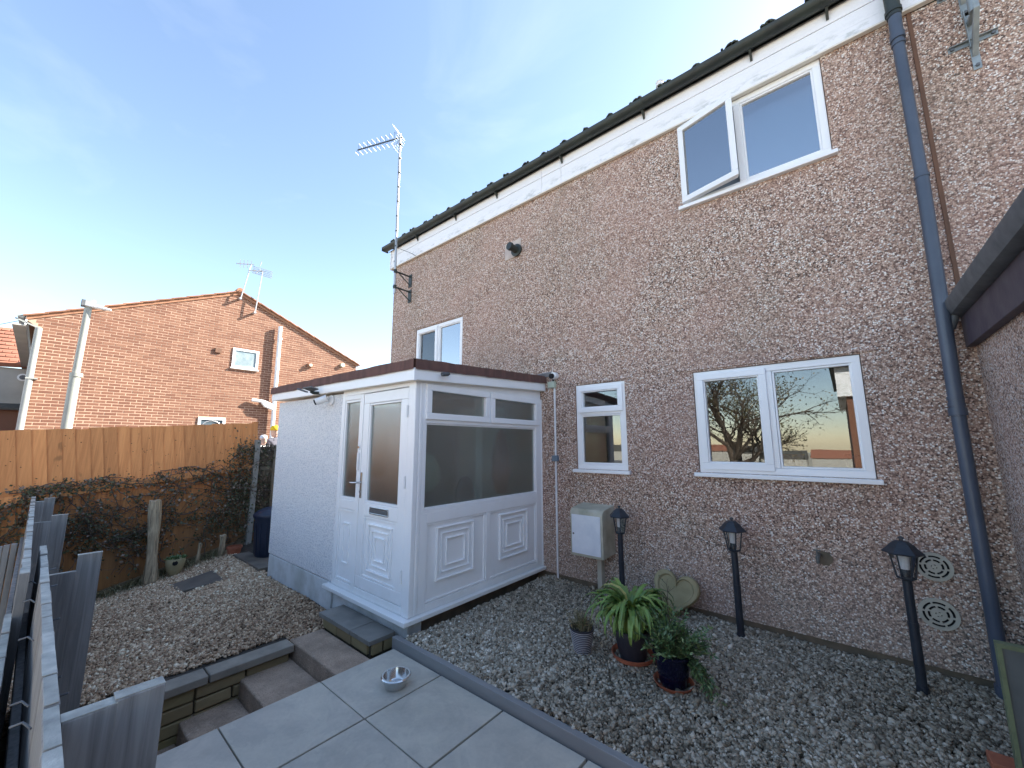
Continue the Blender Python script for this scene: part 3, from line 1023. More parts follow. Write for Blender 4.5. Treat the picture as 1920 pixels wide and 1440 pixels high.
# eave course tiles: a pan with a raised roll on one side
def eave_tile():
    n = 14
    prof = []
    for k in range(n + 1):
        u = k / n * .31
        h = .0 if u < .17 else .070 * math.sin((u - .17) / .14 * math.pi)
        prof.append((u, h))
    bm = MB()
    up_ = [(u, h + .014) for u, h in prof]
    lo = [(u, h) for u, h in reversed(prof)]
    bm.prism(up_ + lo, lambda a, b: (a, 0, b), lambda a, b: (a, .38, b + .38 * .42 + .02))
    me = bpy.data.meshes.new('roof_tile')
    me.from_pydata(bm.v, [], bm.f); me.materials.append(M['rooftile'])
    return me
em = eave_tile()
for i in range(28):
    x = -6.22 + i * .307
    piece('roof_tile', em, house, (x, -.115 + rnd.uniform(-.008, .004), 5.052 + rnd.uniform(0, .012)))
mm = MB(); tn = []
for i in range(28):
    x = -6.22 + i * .307 + .24
    for k in range(6):
        cx = x + rnd.uniform(-.07, .07); cy = -.10 + rnd.uniform(-.02, .05); r = rnd.uniform(.010, .026)
        mm.lathe([(r, -.01), (r * .9, r * .5), (r * .4, r * .9), (.001, r)], (cx, cy, 5.115), 7, False)
mo = mm.build('moss', M['moss'], house, smooth=True); mo['kind'] = 'stuff'
mb = MB().tube([(-1.14, -.02, 5.06), (-1.14, -.02, 5.20)], [.030, .030], 12)
mb.tube([(-1.14, -.02, 5.20), (-1.14, -.02, 5.215)], [.040, .040], 12)
for k in range(6):
    a = k * math.pi / 3
    mb.box(-1.14 + .032 * math.cos(a) - .005, -1.14 + .032 * math.cos(a) + .005, -.02 + .032 * math.sin(a) - .005, -.02 + .032 * math.sin(a) + .005, 5.215, 5.25)
mb.tube([(-1.14, -.02, 5.25), (-1.14, -.02, 5.265)], [.040, .02], 12)
mb.build('vent_terminal', M['white'], house, smooth=True)
# boiler flue with square cement patch
MB().hexa([(-3.345, -.012, 3.915), (-3.07, -.012, 3.925), (-3.07, .0, 3.925), (-3.345, .0, 3.915), (-3.345, -.012, 4.155), (-3.06, -.012, 4.165), (-3.06, 0, 4.165), (-3.345, 0, 4.155)]).build('cement_patch', M['oldmortar'], house, bevel=.004)
mb = MB().tube([(-3.13, -.012, 4.0), (-3.13, -.035, 4.0), (-3.13, -.04, 4.0)], [.085, .085, .06], 20)
mb.tube([(-3.13, -.03, 4.0), (-3.14, -.14, 4.01)], [.048, .046], 18)
mb.tube([(-3.14, -.13, 4.01), (-3.145, -.165, 4.012)], [.056, .052], 18)
mb.build('boiler_flue', M['black'], house, smooth=True)
# round vents
def slot_disc(parent, cx, cz, r, y=-.001):
    nA, bands = 80, [0, .07, .115, .17, .30, .40, .53, .66, .79, .90, 1.0]
    mb = MB()
    th = .016
    def solid(bi, a):
        b0 = (bands[bi] + bands[bi + 1]) / 2
        fr_ = (a / nA * 6 + .25) % 1
        if .66 < b0 < .79: return fr_ < .16
        if .40 < b0 < .53: return ((a / nA * 6 + .5) % 1) < .22
        if .115 < b0 < .17: return ((a / nA * 4) % 1) < .55
        return True
    for bi in range(len(bands) - 1):
        r0, r1 = bands[bi] * r, bands[bi + 1] * r
        for a in range(nA):
            if not solid(bi, a): continue
            t0, t1 = 2 * math.pi * a / nA, 2 * math.pi * (a + 1) / nA
            pts = [(r0, t0), (r1, t0), (r1, t1), (r0, t1)]
            f0 = [(cx + q * math.cos(t), y - .006, cz + q * math.sin(t)) for q, t in pts]
            f1 = [(cx + q * math.cos(t), y - th, cz + q * math.sin(t)) for q, t in pts]
            mb.add(f0 + f1, [(4, 5, 6, 7), (0, 1, 5, 4), (1, 2, 6, 5), (2, 3, 7, 6), (3, 0, 4, 7)])
    o = mb.build('air_vent', M['vent'], parent)
    MB().tube([(cx, y, cz), (cx, y - .004, cz)], r * .96, 40).build('vent_back', M['void'], o)
slot_disc(house, .362, .622, .088)
slot_disc(house, .350, .332, .094)
# outside tap in a rough hole
MB().tube([(-.205, -.002, .575), (-.205, -.006, .575)], .052, 9).build('tap_recess', M['darkplinth'], house)
mb = MB().tube([(-.23, .0, .60), (-.235, -.05, .60), (-.24, -.06, .585), (-.24, -.06, .545)], [.012, .014, .014, .011], 10)
mb.tube([(-.24, -.06, .60), (-.24, -.06, .635)], .006, 8)
mb.box(-.262, -.218, -.064, -.056, .632, .642)
mb.build('garden_tap', M['tapmetal'], house, smooth=True)
# brown seam strip and neighbouring wall
MB().box(.676, .700, -.010, .02, 2.15, 4.64).build('seam_strip', M['seam'], house, bevel=.003)
nb = thing('neighbour_house', 'pebbledashed neighbouring house wall right of the brown seam strip', 'house', (2, 3, -.88))
m = MB()
m.add([(.69, -.002, 0), (9, -.002, 0), (9, -.002, 4.62), (.69, -.002, 4.62)], [(0, 1, 2, 3)])
m.add([(9, -.002, 0), (9, 8, 0), (9, 8, 4.62), (9, -.002, 4.62)], [(0, 1, 2, 3)])
m.build('wall', M['dash'], nb)
# patchy lighter plain area near the extension

# downpipe
dp = thing('downpipe', 'slate blue soil pipe running down the wall corner from the gutter to the gravel', 'pipe', (.57, -.1, -.06))
mb = MB().tube([(.602, -.105, 4.58), (.598, -.1, 4.40)], .038, 16)
mb.tube([(.598, -.1, 4.40), (.596, -.1, 3.26)], .0345, 16)
mb.tube([(.596, -.1, 3.265), (.571, -.1, 1.62)], .037, 16)
mb.tube([(.571, -.1, 1.62), (.566, -.1, -.07)], .0345, 16)
mb.build('pipe', M['pipe'], dp, smooth=True)
for (x, z, h) in ((.599, 4.40, .05), (.598, 4.34, .02), (.596, 3.26, .02), (.571, 1.70, .022), (.571, 1.66, .022), (.571, 1.615, .05), (.566, -.0, .05)):
    MB().tube([(x, -.1, z - h / 2), (x, -.1, z + h / 2)], .0405 if h < .03 else .043, 18).build('collar', M['pipe'], dp, smooth=True)
mb = MB().tube([(.615, -.108, 4.96), (.60, -.108, 4.80), (.60, -.105, 4.57)], [.045, .044, .042], 16)
mb.tube([(.60, -.105, 4.60), (.60, -.105, 4.63)], .049, 16)
mb.build('gutter_outlet', M['black'], dp, smooth=True)
mb = MB().tube([(.69, -.09, 2.30), (.64, -.09, 2.27), (.60, -.09, 2.16)], .028, 12)
mb.build('branch', M['steelgrey'], dp, smooth=True)

# extension at the right edge
ext = thing('side_extension', 'single storey pebbledashed extension with dark gutter at the right edge', 'extension', (1.3, -1.5, -.88))
m = MB()
m.add([(.715, -.003, -.9), (.715, -4.2, -.9), (.715, -4.2, 2.1), (.715, -.003, 2.1)], [(0, 1, 2, 3)])
m.add([(.715, -4.2, -.9), (3, -4.2, -.9), (3, -4.2, 2.1), (.715, -4.2, 2.1)], [(0, 1, 2, 3)])
m.build('wall', M['dash_grey'], ext)
MB().box(.668, .713, -4.25, -.02, 2.035, 2.24).build('fascia', M['purple'], ext, bevel=.003)
mb = MB()
prof = [(.0, .0), (-.012, -.05), (-.032, -.085), (-.06, -.10), (-.075, -.10), (-.075, -.094), (-.058, -.092), (-.036, -.08), (-.018, -.048), (-.006, 0)]
prof = [(-.075, 0.0), (-.072, -.045), (-.055, -.085), (-.025, -.10), (0, -.10), (0, -.094), (-.022, -.093), (-.05, -.08), (-.066, -.043), (-.069, 0)]
mb.prism(prof, lambda a, b: (.667 + a, -.045, 2.335 + b), lambda a, b: (.667 + a, -4.25, 2.335 + b))
mb.box(.592, .667, -.048, -.044, 2.238, 2.335)
mb.build('gutter', M['steelgrey'], ext, smooth=True)
MB().box(.64, 3.0, -4.3, -.02, 2.30, 2.335).build('roof', M['felt'], ext)
mb = MB().tube([(.63, -.07, 2.24), (.63, -.07, 2.30), (.60, -.05, 2.30)], .03, 12)
mb.build('gutter_union', M['steelgrey'], ext, smooth=True)

# aerial pole brackets on the neighbour wall
def steel_bracket(x, z, label, arm=True):
    b = thing('wall_bracket', label, 'bracket', (x, 0, z))
    mb = MB().box(x - .115, x + .115, -.010, -.003, z - .018, z + .018)
    mb.box(x - .115, x + .115, -.030, -.010, z + .012, z + .018)
    mb.build('cross_bar', M['galv'], b, bevel=.002)
    mb = MB().box(x - .02, x + .02, -.014, -.0105, z - .22, z + .25)
    mb.box(x - .02, x - .014, -.035, -.014, z - .05, z + .25)
    mb.build('back_plate', M['galv'], b, bevel=.002)
    mb = MB().hexa([(x - .014, -.015, z - .12), (x + .014, -.015, z - .12), (x + .014, -.015, z - .05), (x - .014, -.015, z - .05),
                    (x - .014, -.20, z + .10), (x + .014, -.20, z + .10), (x + .014, -.20, z + .125), (x - .014, -.20, z + .125)])
    mb.box(x - .012, x + .012, -.2, -.015, z + .125, z + .15)
    mb.build('arm', M['galv'], b, bevel=.002)
    for q in (-.095, .095):
        MB().tube([(x + q, -.010, z), (x + q, -.022, z)], .011, 8).build('bolt', M['steelgrey'], b)
    MB().tube([(x, -.014, z - .19), (x, -.024, z - .19)], .011, 8).build('bolt', M['steelgrey'], b)
    return b
steel_bracket(.955, 4.17, 'galvanised T shaped steel bracket holding the pole foot, upper right')
steel_bracket(.95, 4.60, 'second steel bracket cut by the top edge of the photo', True)
tag(MB().tube([(.95, -.17, 4.27), (.95, -.17, 6.2)], .026, 16).build('steel_pole', M['galv'], smooth=True), 'galvanised pole clamped to the wall brackets at the top right', 'pole')

# conduit, camera, junction boxes
cd = thing('cable_conduit', 'thin white cable conduit running down the wall beside the porch', 'conduit', (-2.565, 0, -.03))
MB().tube([(-2.565, -.013, 2.15), (-2.565, -.013, -.04)], .012, 10).build('tube', M['white'], cd, smooth=True)
MB().box(-2.64, -2.545, -.05, -.001, 2.075, 2.15).build('junction_box', M['boxgreen'], cd, bevel=.005)
MB().box(-2.60, -2.53, -.045, -.001, 1.225, 1.29).build('connector_box', M['boxblue'], cd, bevel=.004)
MB().tube([(-2.63, -.03, 2.08), (-2.64, -.035, 2.03), (-2.67, -.03, 2.02), (-2.73, -.02, 2.06)], .003, 6).build('cable', M['white'], cd, smooth=True)
wc = thing('security_camera', 'small white and black camera on top of the white conduit', 'camera', (-2.56, -.04, 2.2))
mb = MB().tube([(-2.555, -.001, 2.215), (-2.555, -.06, 2.215)], .042, 18); mb.build('body', M['white'], wc, smooth=True)
mb = MB().tube([(-2.562, -.06, 2.210), (-2.568, -.085, 2.207)], .032, 18); mb.tube([(-2.565, -.05, 2.19), (-2.565, -.03, 2.14)], .011, 8); mb.build('lens', M['void'], wc, smooth=True)

# TV aerial mast at the left corner
ta = thing('television_aerial', 'tall silver mast with yagi aerial at the left corner of the pebbledashed house', 'aerial', (-5.56, -.30, 3.95))
mx, my = -5.56, -.30
MB().tube([(mx, my, 3.93), (mx - .05, my, 6.98)], .020, 12).build('mast', M['alu'], ta, smooth=True)
for z in (4.28, 4.0):
    zz = z + .05
    mb = MB().tube([(mx + .0, my - .03, zz), (mx + .02, -.005, zz - .01)], .014, 8)
    mb.tube([(mx + .01, my + .04, zz), (mx + .015, -.008, zz - .17)], .009, 8)
    mb.box(mx - .03, mx + .06, -.012, -.002, zz - .20, zz + .03)
    mb.tube([(mx - .0, my, zz - .03), (mx - .0, my, zz + .03)], .028, 12)
    mb.build('bracket', M['black'], ta, smooth=True)
bd = Vector((-.87, -.34, 0)); bd.normalize()
pr = Vector((-bd.y, bd.x, 0))
b0 = Vector((mx - .05, my, 6.90))
MB().tube([b0 - bd * .05, b0 + bd * .93], .011, 8).build('boom', M['black'], ta)
mb = MB()
for k in range(9):
    c = b0 + bd * (.12 + k * .098)
    L = .105 - k * .003
    # folded X-shaped element
    for sx_ in (-1, 1):
        mb.tube([c + pr * .0, c + pr * sx_ * .05 + Vector((0, 0, L * .95)) - bd * .035], .0032, 5)
        mb.tube([c + pr * .0, c + pr * sx_ * .05 + Vector((0, 0, -L * .95)) + bd * .035], .0032, 5)
    for s_ in (-1, 1):
        mb.tube([c + pr * (-.05) + Vector((0, 0, s_ * L * .95)) - bd * s_ * .035, c + pr * .05 + Vector((0, 0, s_ * L * .95)) - bd * s_ * .035], .0032, 5)
mb.build('director', M['pipe'], ta)
mb = MB()
for s_ in (-1, 1):
    for k in range(6):
        q = b0 - bd * (.02 - .0 * k) + Vector((0, 0, s_ * (.03 + k * .035))) + bd * (k * .022)
        mb.tube([q - pr * .12, q + pr * .12], .0025, 5)
    mb.tube([b0, b0 + Vector((0, 0, s_ * .21)) + bd * .12], .006, 5)
mb.build('reflector', M['galv'], ta)
mb = MB()
for k in range(9):
    z = 4.5 + k * .28
    mb.tube([(mx - .02 - (z - 3.95) * .0, my, z), (mx - .02, my, z + .02)], .024, 8)
mb.tube([(mx + .0, my - .02, 6.6), (mx + .01, my - .022, 5.4), (mx + .015, my - .022, 4.75), (mx + .09, -.05, 4.72), (mx + .20, -.045, 4.64)], .004, 6)
mb.build('cable', M['black'], ta)

# ================================================================= porch
po = thing('porch', 'white upvc entrance porch with frosted glass, rendered side wall and brown felt roof', 'porch', (-4.2, -.95, -.2))
XF, YF = -2.77, -1.83
# rendered wall
m = MB().hexa([(-5.725, YF, .068), (-4.052, YF, .068), (-4.052, YF + .12, .068), (-5.725, YF + .12, .068), (-5.785, YF, 1.975), (-4.052, YF, 1.955), (-4.052, YF + .12, 1.96), (-5.785, YF + .12, 1.98)])
m.box(-5.745, -5.63, YF + .12, -.003, .068, 1.95)
m.build('rendered_wall', M['render'], po, bevel=.012)
m = MB().box(-5.70, -4.035, YF + .004, YF + .118, -.6, .062)
m.box(-5.70, -5.60, YF + .118, -.003, -.6, .062)
m.build('plinth', M['plinth'], po, bevel=.006)
m = MB().box(-4.030, -2.80, YF + .02, YF + .16, -.6, .018)
m.build('base_course', M['plinth'], po, bevel=.005)
MB().box(-2.96, -2.85, YF + .165, -.003, -.6, .019).build('side_base', M['darkplinth'], po)  # dark colour stands in for shade in the recess below the sill
# sill: L-shaped
m = MB().box(-4.10, -2.725, YF - .065, YF + .10, .022, .058)
m.box(-2.87, -2.725, YF + .10, .0, .022, .058)
m.build('sill', M['upvc'], po, bevel=.006)
# frame door face
TD = TW(YF)
TS = TX(XF)
m = MB()
m.tbox(TD, -4.048, -3.985, .060, 1.955, -.06, 0)           # left post
m.tbox(TD, -3.668, -3.612, .060, 1.915, -.06, 0)           # post between sidelight and door
m.tbox(TD, -2.868, -2.772, .060, 1.955, -.06, .0)          # right post (corner)
m.tbox(TD, -3.985, -2.868, 1.918, 1.955, -.06, 0)          # head
m.tbox(TD, -3.985, -3.668, 1.87, 1.918, -.06, 0)
m.tbox(TD, -3.984, -3.669, .060, .118, -.06, 0)
m.tbox(TD, -3.984, -3.669, .79, .88, -.055, -.004)
m.tbox(TD, -3.611, -2.869, .060, .121, -.06, 0)
m.build('door_frame', M['upvc'], po, bevel=.005)
# corner post
m = MB().box(-2.815, -2.768, YF - .004, YF + .045, .060, 1.955)
m.box(-2.835, -2.765, YF - .002, YF + .04, .060, 1.94)
m.box(-2.80, -2.766, YF + .052, YF + .085, .060, 1.95)
m.build('corner_post', M['upvc'], po, bevel=.006)
# sidelight
sl = MB().ring(TD, -3.984, -3.669, .881, 1.869, .024, -.045, -.008).build('sidelight', M['upvc'], po, bevel=.004)
MB().tbox(TD, -3.962, -3.691, .903, 1.847, -.035, -.028).build('pane', M['frost'], sl)
pn = MB().tbox(TD, -3.984, -3.669, .119, .789, -.045, -.018).build('sidelight_panel', M['upvc'], po)
MB().ring(TD, -3.982, -3.671, .121, .787, .022, -.03, -.006).build('bead', M['upvc'], pn, bevel=.003)
MB().ring(TD, -3.89, -3.765, .28, .66, .014, -.025, -.006).build('moulding', M['upvc'], pn, bevel=.005)
MB().tbox(TD, -3.862, -3.793, .31, .63, -.022, -.014).build('moulding', M['upvc'], pn, bevel=.004)
# door leaf
dr = MB().ring(TD, -3.606, -2.872, .125, 1.912, .10, -.052, -.003)
dr.tbox(TD, -3.505, -2.973, .76, .88, -.050, -.004)
dr = dr.build('door', M['upvc'], po, bevel=.006)
MB().tbox(TD, -3.505, -2.973, .226, .759, -.045, -.018).build('panel', M['upvc'], dr)
MB().ring(TD, -3.503, -2.975, .228, .757, .018, -.03, -.008).build('bead', M['upvc'], dr, bevel=.004)
MB().ring(TD, -3.505, -2.973, .882, 1.810, .018, -.045, -.010).build('bead', M['upvc'], dr, bevel=.004)
MB().tbox(TD, -3.49, -2.988, .897, 1.797, -.035, -.028).build('pane', M['frost'], dr)
def moulding(parent, T, u0, u1, v0, v1, d=0):
    MB().ring(T, u0, u1, v0, v1, .018, -.022 + d, .003 + d).build('moulding', M['upvc'], parent, bevel=.007, seg=2)
    w = u1 - u0; k = .055
    MB().ring(T, u0 + k, u1 - k, v0 + k, v1 - k, .013, -.022 + d, -.003 + d).build('moulding', M['upvc'], parent, bevel=.006, seg=2)
    MB().ring(T, u0 + k * 2, u1 - k * 2, v0 + k * 1.9, v1 - k * 1.9, .013, -.022 + d, -.001 + d).build('moulding', M['upvc'], parent, bevel=.005, seg=2)
moulding(dr, TD, -3.425, -3.045, .290, .705)
m = MB().ring(TD, -3.40, -3.10, .79, .855, .012, -.004, .008)
m.build('letter_box', M['chrome'], dr, bevel=.003)
MB().tbox(TD, -3.388, -3.112, .802, .843, -.004, .002).build('letter_flap', M['steelgrey'], dr)
m = MB().tbox(TD, -3.588, -3.560, .915, 1.155, -.003, .007)
m.build('handle_plate', M['chrome'], dr, bevel=.003)
m = MB().tube([(-3.574, YF - .006, 1.06), (-3.574, YF - .055, 1.06), (-3.60, YF - .06, 1.058), (-3.675, YF - .058, 1.055)], .009, 10)
m.tube([(-3.574, YF - .004, .975), (-3.574, YF - .014, .975)], .009, 12)
m.build('handle', M['chrome'], dr, smooth=True)
m = MB().tbox(TD, -3.655, -3.628, 1.17, 1.34, .0, .018)
m.tbox(TD, -3.650, -3.633, 1.36, 1.42, .0, .012)
m.build('lock_block', M['white'], po, bevel=.004)
MB().tube([(-3.642, YF - .002, 1.39), (-3.642, YF - .014, 1.39)], .012, 12).build('key_barrel', M['chrome'], po, smooth=True)
for z in (.35, 1.1, 1.7):
    MB().tube([(-2.869, YF - .008, z - .05), (-2.869, YF - .008, z + .05)], .009, 10).build('hinge', M['white'], po, smooth=True)
# side face (towards +x)
sf = MB()
sf.tbox(TS, -1.742, -1.668, .060, .84, -.06, 0)
sf.tbox(TS, -1.742, -1.705, .84, 1.955, -.06, 0)
sf.tbox(TS, -.115, -.012, .060, 1.955, -.06, 0)
sf.tbox(TS, -1.668, -.115, .060, .118, -.06, 0)
sf.tbox(TS, -1.668, -.115, .755, .84, -.06, 0)
sf.tbox(TS, -1.705, -.115, .84, .872, -.06, -.002)
sf.tbox(TS, -1.705, -.115, 1.600, 1.645, -.06, .0)
sf.tbox(TS, -1.705, -.115, 1.93, 1.955, -.06, 0)
sf.tbox(TS, -.945, -.893, .118, .755, -.06, 0)
sf.tbox(TS, -.925, -.895, 1.645, 1.93, -.06, 0)
sf.hexa([(XF - .06, -1.83, 1.952), (XF - .002, -1.83, 1.952), (XF - .002, -.012, 1.952), (XF - .06, -.012, 1.952), (XF - .06, -1.83, 1.958), (XF - .002, -1.83, 1.958), (XF - .002, -.012, 2.055), (XF - .06, -.012, 2.055)])
sf.build('side_frame', M['upvc'], po, bevel=.003)
MB().hexa([(-4.05, YF + .01, 1.952), (-2.80, YF + .01, 1.952), (-2.80, YF + .05, 1.952), (-4.05, YF + .05, 1.952), (-4.05, YF + .01, 1.985), (-2.80, YF + .01, 1.957), (-2.80, YF + .05, 1.957), (-4.05, YF + .05, 1.985)]).build('head_packer', M['upvc'], po)
mb = MB().ring(TS, -1.703, -.117, .873, 1.599, .012, -.045, -.012)
wn_ = mb.build('side_window', M['upvc'], po, bevel=.003)
MB().tbox(TS, -1.693, -.127, .883, 1.589, -.035, -.028).build('pane', M['frost'], wn_)
for (a, b) in ((-1.722, -.922), (-.898, -.078)):
    mb = MB().ring(TS, a, b, 1.632, 1.945, .058, -.045, .022)
    fl = mb.build('fanlight', M['upvc'], po, bevel=.006)
    MB().tbox(TS, a + .052, b - .052, 1.684, 1.893, -.02, -.012).build('pane', M['frost'], fl)
for (a, b, u0, u1) in ((-1.667, -.946, -1.555, -1.105), (-.892, -.116, -.742, -.278)):
    p_ = MB().tbox(TS, a, b, .119, .754, -.045, -.020).build('side_panel', M['upvc'], po)
    MB().ring(TS, a + .001, b - .001, .120, .753, .018, -.03, -.006).build('bead', M['upvc'], p_, bevel=.004)
    moulding(p_, TS, u0, u1, .265, .708)
MB().box(-2.79, -2.762, -.012, -.002, .06, 1.95).build('sealant', M['upvc'], po)
# roof deck, fascia, felt edge (the deck falls towards the outer corner)
def rz(x, y): return .0155 * (-2.70 - x) + .052 * (y + 1.90)
def rhex(x0, x1, y0, y1, z0, z1):
    return MB().hexa([(x, y, z0 + rz(x, y)) for x, y in ((x0, y0), (x1, y0), (x1, y1), (x0, y1))] + [(x, y, z1 + rz(x, y)) for x, y in ((x0, y0), (x1, y0), (x1, y1), (x0, y1))])
rhex(-5.86, -2.719, YF - .072, YF - .052, 1.950, 2.048).build('fascia', M['upvc'], po, bevel=.004)
rhex(-2.718, -2.700, YF - .045, -.003, 1.952, 2.050).build('fascia', M['upvc'], po, bevel=.004)
rhex(-2.722, -2.694, YF - .077, YF - .046, 1.946, 2.053).build('fascia_corner', M['upvc'], po, bevel=.003)
rhex(-5.85, -2.719, YF - .051, -.004, 1.948, 1.958).build('soffit', M['upvc_warm'], po)
rhex(-5.862, -5.842, YF - .051, -.004, 1.952, 2.050).build('fascia', M['upvc'], po, bevel=.004)
def felt_strip(p0, p1, nrm, z0, z1):
    vs, fs = [], []
    n = 30
    for i in range(n + 1):
        t = i / n
        x = p0[0] + (p1[0] - p0[0]) * t; y = p0[1] + (p1[1] - p0[1]) * t
        w = rnd.uniform(0, .006); q = rz(x, y)
        vs += [(x + nrm[0] * (.012 + w), y + nrm[1] * (.012 + w), z0 + q + rnd.uniform(-.003, .003)), (x + nrm[0] * (.010 + w), y + nrm[1] * (.010 + w), z1 + q + rnd.uniform(-.003, .003)),
               (x - nrm[0] * .06, y - nrm[1] * .06, z1 + q + .004)]
    for i in range(n):
        a = i * 3
        fs += [(a, a + 3, a + 4, a + 1), (a + 1, a + 4, a + 5, a + 2)]
    return vs, fs
for (p0, p1, nr, zt) in (((-5.88, YF - .07), (-2.70, YF - .07), (0, -1), 2.130), ((-2.70, YF - .07), (-2.70, -.003), (1, 0), 2.130)):
    v_, f_ = felt_strip(p0, p1, nr, 2.040, zt)
    MB().add(v_, f_).build('felt_edge', M['felt'], po)
rhex(-5.87, -2.71, YF - .06, -.004, 2.055, 2.124).build('roof', M['felt'], po)
MB().hexa([(-2.80, -.06, 2.205), (-2.66, -.02, 2.215), (-2.62, -.004, 2.225), (-2.80, -.004, 2.22), (-2.80, -.08, 2.240), (-2.66, -.035, 2.258), (-2.60, -.006, 2.280), (-2.80, -.004, 2.270)]).build('lead_flashing', M['lead'], po)
# interior of the porch
m = MB()
m.add([(-5.6, -1.7, .03), (-2.9, -1.7, .03), (-2.9, -.01, .03), (-5.6, -.01, .03)], [(0, 1, 2, 3)])
m.build('floor', M['slab'], po)
m = MB()
m.add([(-5.6, -.012, .03), (-2.9, -.012, .03), (-2.9, -.012, 1.95), (-5.6, -.012, 1.95)], [(0, 1, 2, 3)])
m.add([(-4.9, -1.7, .03), (-4.9, -.012, .03), (-4.9, -.012, 1.95), (-4.9, -1.7, 1.95)], [(0, 1, 2, 3)])
m.build('inner_wall', M['interior'], po)
m = MB().box(-4.2, -3.35, -.05, -.014, .05, 1.9)
m.build('inner_door', M['white'], po)
for (xx, yy, r_, zz, hh, mt, lb) in ((-3.08, -1.46, .17, .98, .36, 'boxgreen', 'pale green bundle blurred at the left of the porch side window'),
                               (-3.15, -.30, .14, .85, .75, 'terracotta', 'reddish coat blurred at the right of the porch side window'),
                               (-3.0, -1.02, .12, .80, .30, 'greycoat', 'dark bag blurred low behind the porch side window')):
    ob = MB().lathe([(r_ * .5, 0), (r_, hh * .25), (r_ * .95, hh * .6), (r_ * .5, hh * .93), (.01, hh)], (xx, yy, zz), 16, sx=.5).build('hanging_cloth', M[mt], smooth=True)
    tag(ob, lb, 'clothes')
tag(MB().box(-3.06, -3.03, -.84, -.74, .06, 1.93).build('inner_post', M['white'], bevel=.004), 'white inner post blurred behind the porch side window', 'post')
cb = thing('coat_rack', 'blurred coats and shelf seen through the frosted porch glass', 'coats', (-4.2, -.9, .05))
MB().box(-4.85, -4.60, -1.5, -.9, .05, 1.0).build('cabinet', M['white'], cb, bevel=.01)
for (yy, r_, mt) in ((-.7, .16, 'whitetop'), (-.45, .14, 'greycoat'), (-1.15, .15, 'boxgreen')):
    MB().lathe([(r_ * .9, .6), (r_, .9), (r_ * .9, 1.2), (r_ * .45, 1.5), (.03, 1.6)], (-4.7, yy, .0), 14, sx=.6).build('coat', M[mt], cb, smooth=True)
# flood light / camera cluster on the rendered wall
sc_ = thing('solar_light', 'small solar panel light on the fascia above the rendered porch wall', 'light', (-4.45, YF - .1, 2.0))
m = MB().hexa([(-4.66, YF - .20, 2.03), (-4.53, YF - .28, 2.015), (-4.50, YF - .20, 1.985), (-4.62, YF - .12, 2.0),
               (-4.66, YF - .20, 2.045), (-4.53, YF - .28, 2.03), (-4.50, YF - .20, 2.0), (-4.62, YF - .12, 2.015)])
m.build('panel', M['steelgrey'], sc_, bevel=.003)
m = MB().hexa([(-4.48, YF - .24, 2.02), (-4.36, YF - .20, 2.03), (-4.36, YF - .12, 2.01), (-4.48, YF - .14, 1.995),
               (-4.48, YF - .24, 2.035), (-4.36, YF - .20, 2.045), (-4.36, YF - .12, 2.025), (-4.48, YF - .14, 2.01)])
m.build('panel', M['steelgrey'], sc_, bevel=.003)
MB().tube([(-4.47, YF - .055, 1.99), (-4.46, YF - .13, 1.985), (-4.46, YF - .16, 2.0)], .018, 10).build('arm', M['black'], sc_, smooth=True)
pc = thing('dome_camera', 'white bullet camera under the solar light on the rendered porch wall', 'camera', (-4.35, YF - .06, 1.87))
MB().tube([(-4.27, YF - .001, 1.90), (-4.27, YF - .02, 1.90)], .055, 20).build('base', M['white'], pc, smooth=True)
MB().tube([(-4.30, YF - .05, 1.92), (-4.36, YF - .14, 1.875)], [.040, .038], 20).build('body', M['white'], pc, smooth=True)
MB().tube([(-4.358, YF - .137, 1.8765), (-4.368, YF - .152, 1.869)], [.030, .030], 18).build('lens', M['void'], pc, smooth=True)
sp = thing('spot_sensor', 'tiny black sensor on the fascia above the porch side window', 'sensor', (-2.66, -1.56, 2.07))
MB().tube([(-2.70, -1.56, 2.045), (-2.66, -1.56, 2.04), (-2.65, -1.62, 2.03)], .012, 8).build('arm', M['black'], sp, smooth=True)
MB().tube([(-2.65, -1.58, 2.035), (-2.645, -1.65, 2.022)], .018, 12).build('head', M['steelgrey'], sp, smooth=True)

# ================================================================= gas box, lanterns, heart, pots
gb = thing('meter_box', 'grey and white wall mounted meter box left of the first lantern', 'meter box', (-2.05, -.13, .3))
yb = -.268
m = MB()
prof = [(yb, .318), (yb, .722), (yb + .008, .748), (yb + .03, .768), (yb + .06, .775), (-.002, .80), (-.002, .33)]
m.prism(prof, lambda a, b: (-2.232, a, b), lambda a, b: (-1.872, a, b))
m.build('case', M['gasbox'], gb, bevel=.006)
MB().box(-2.212, -1.892, yb - .010, yb - .001, .345, .716).build('door', M['gasdoor'], gb, bevel=.003)
MB().tube([(-2.19, yb - .010, .53), (-2.19, yb - .014, .53)], .009, 12).build('lock', M['steelgrey'], gb)
MB().box(-2.05, -2.00, -.07, -.002, -.06, .318).build('duct', M['vent'], gb, bevel=.003)

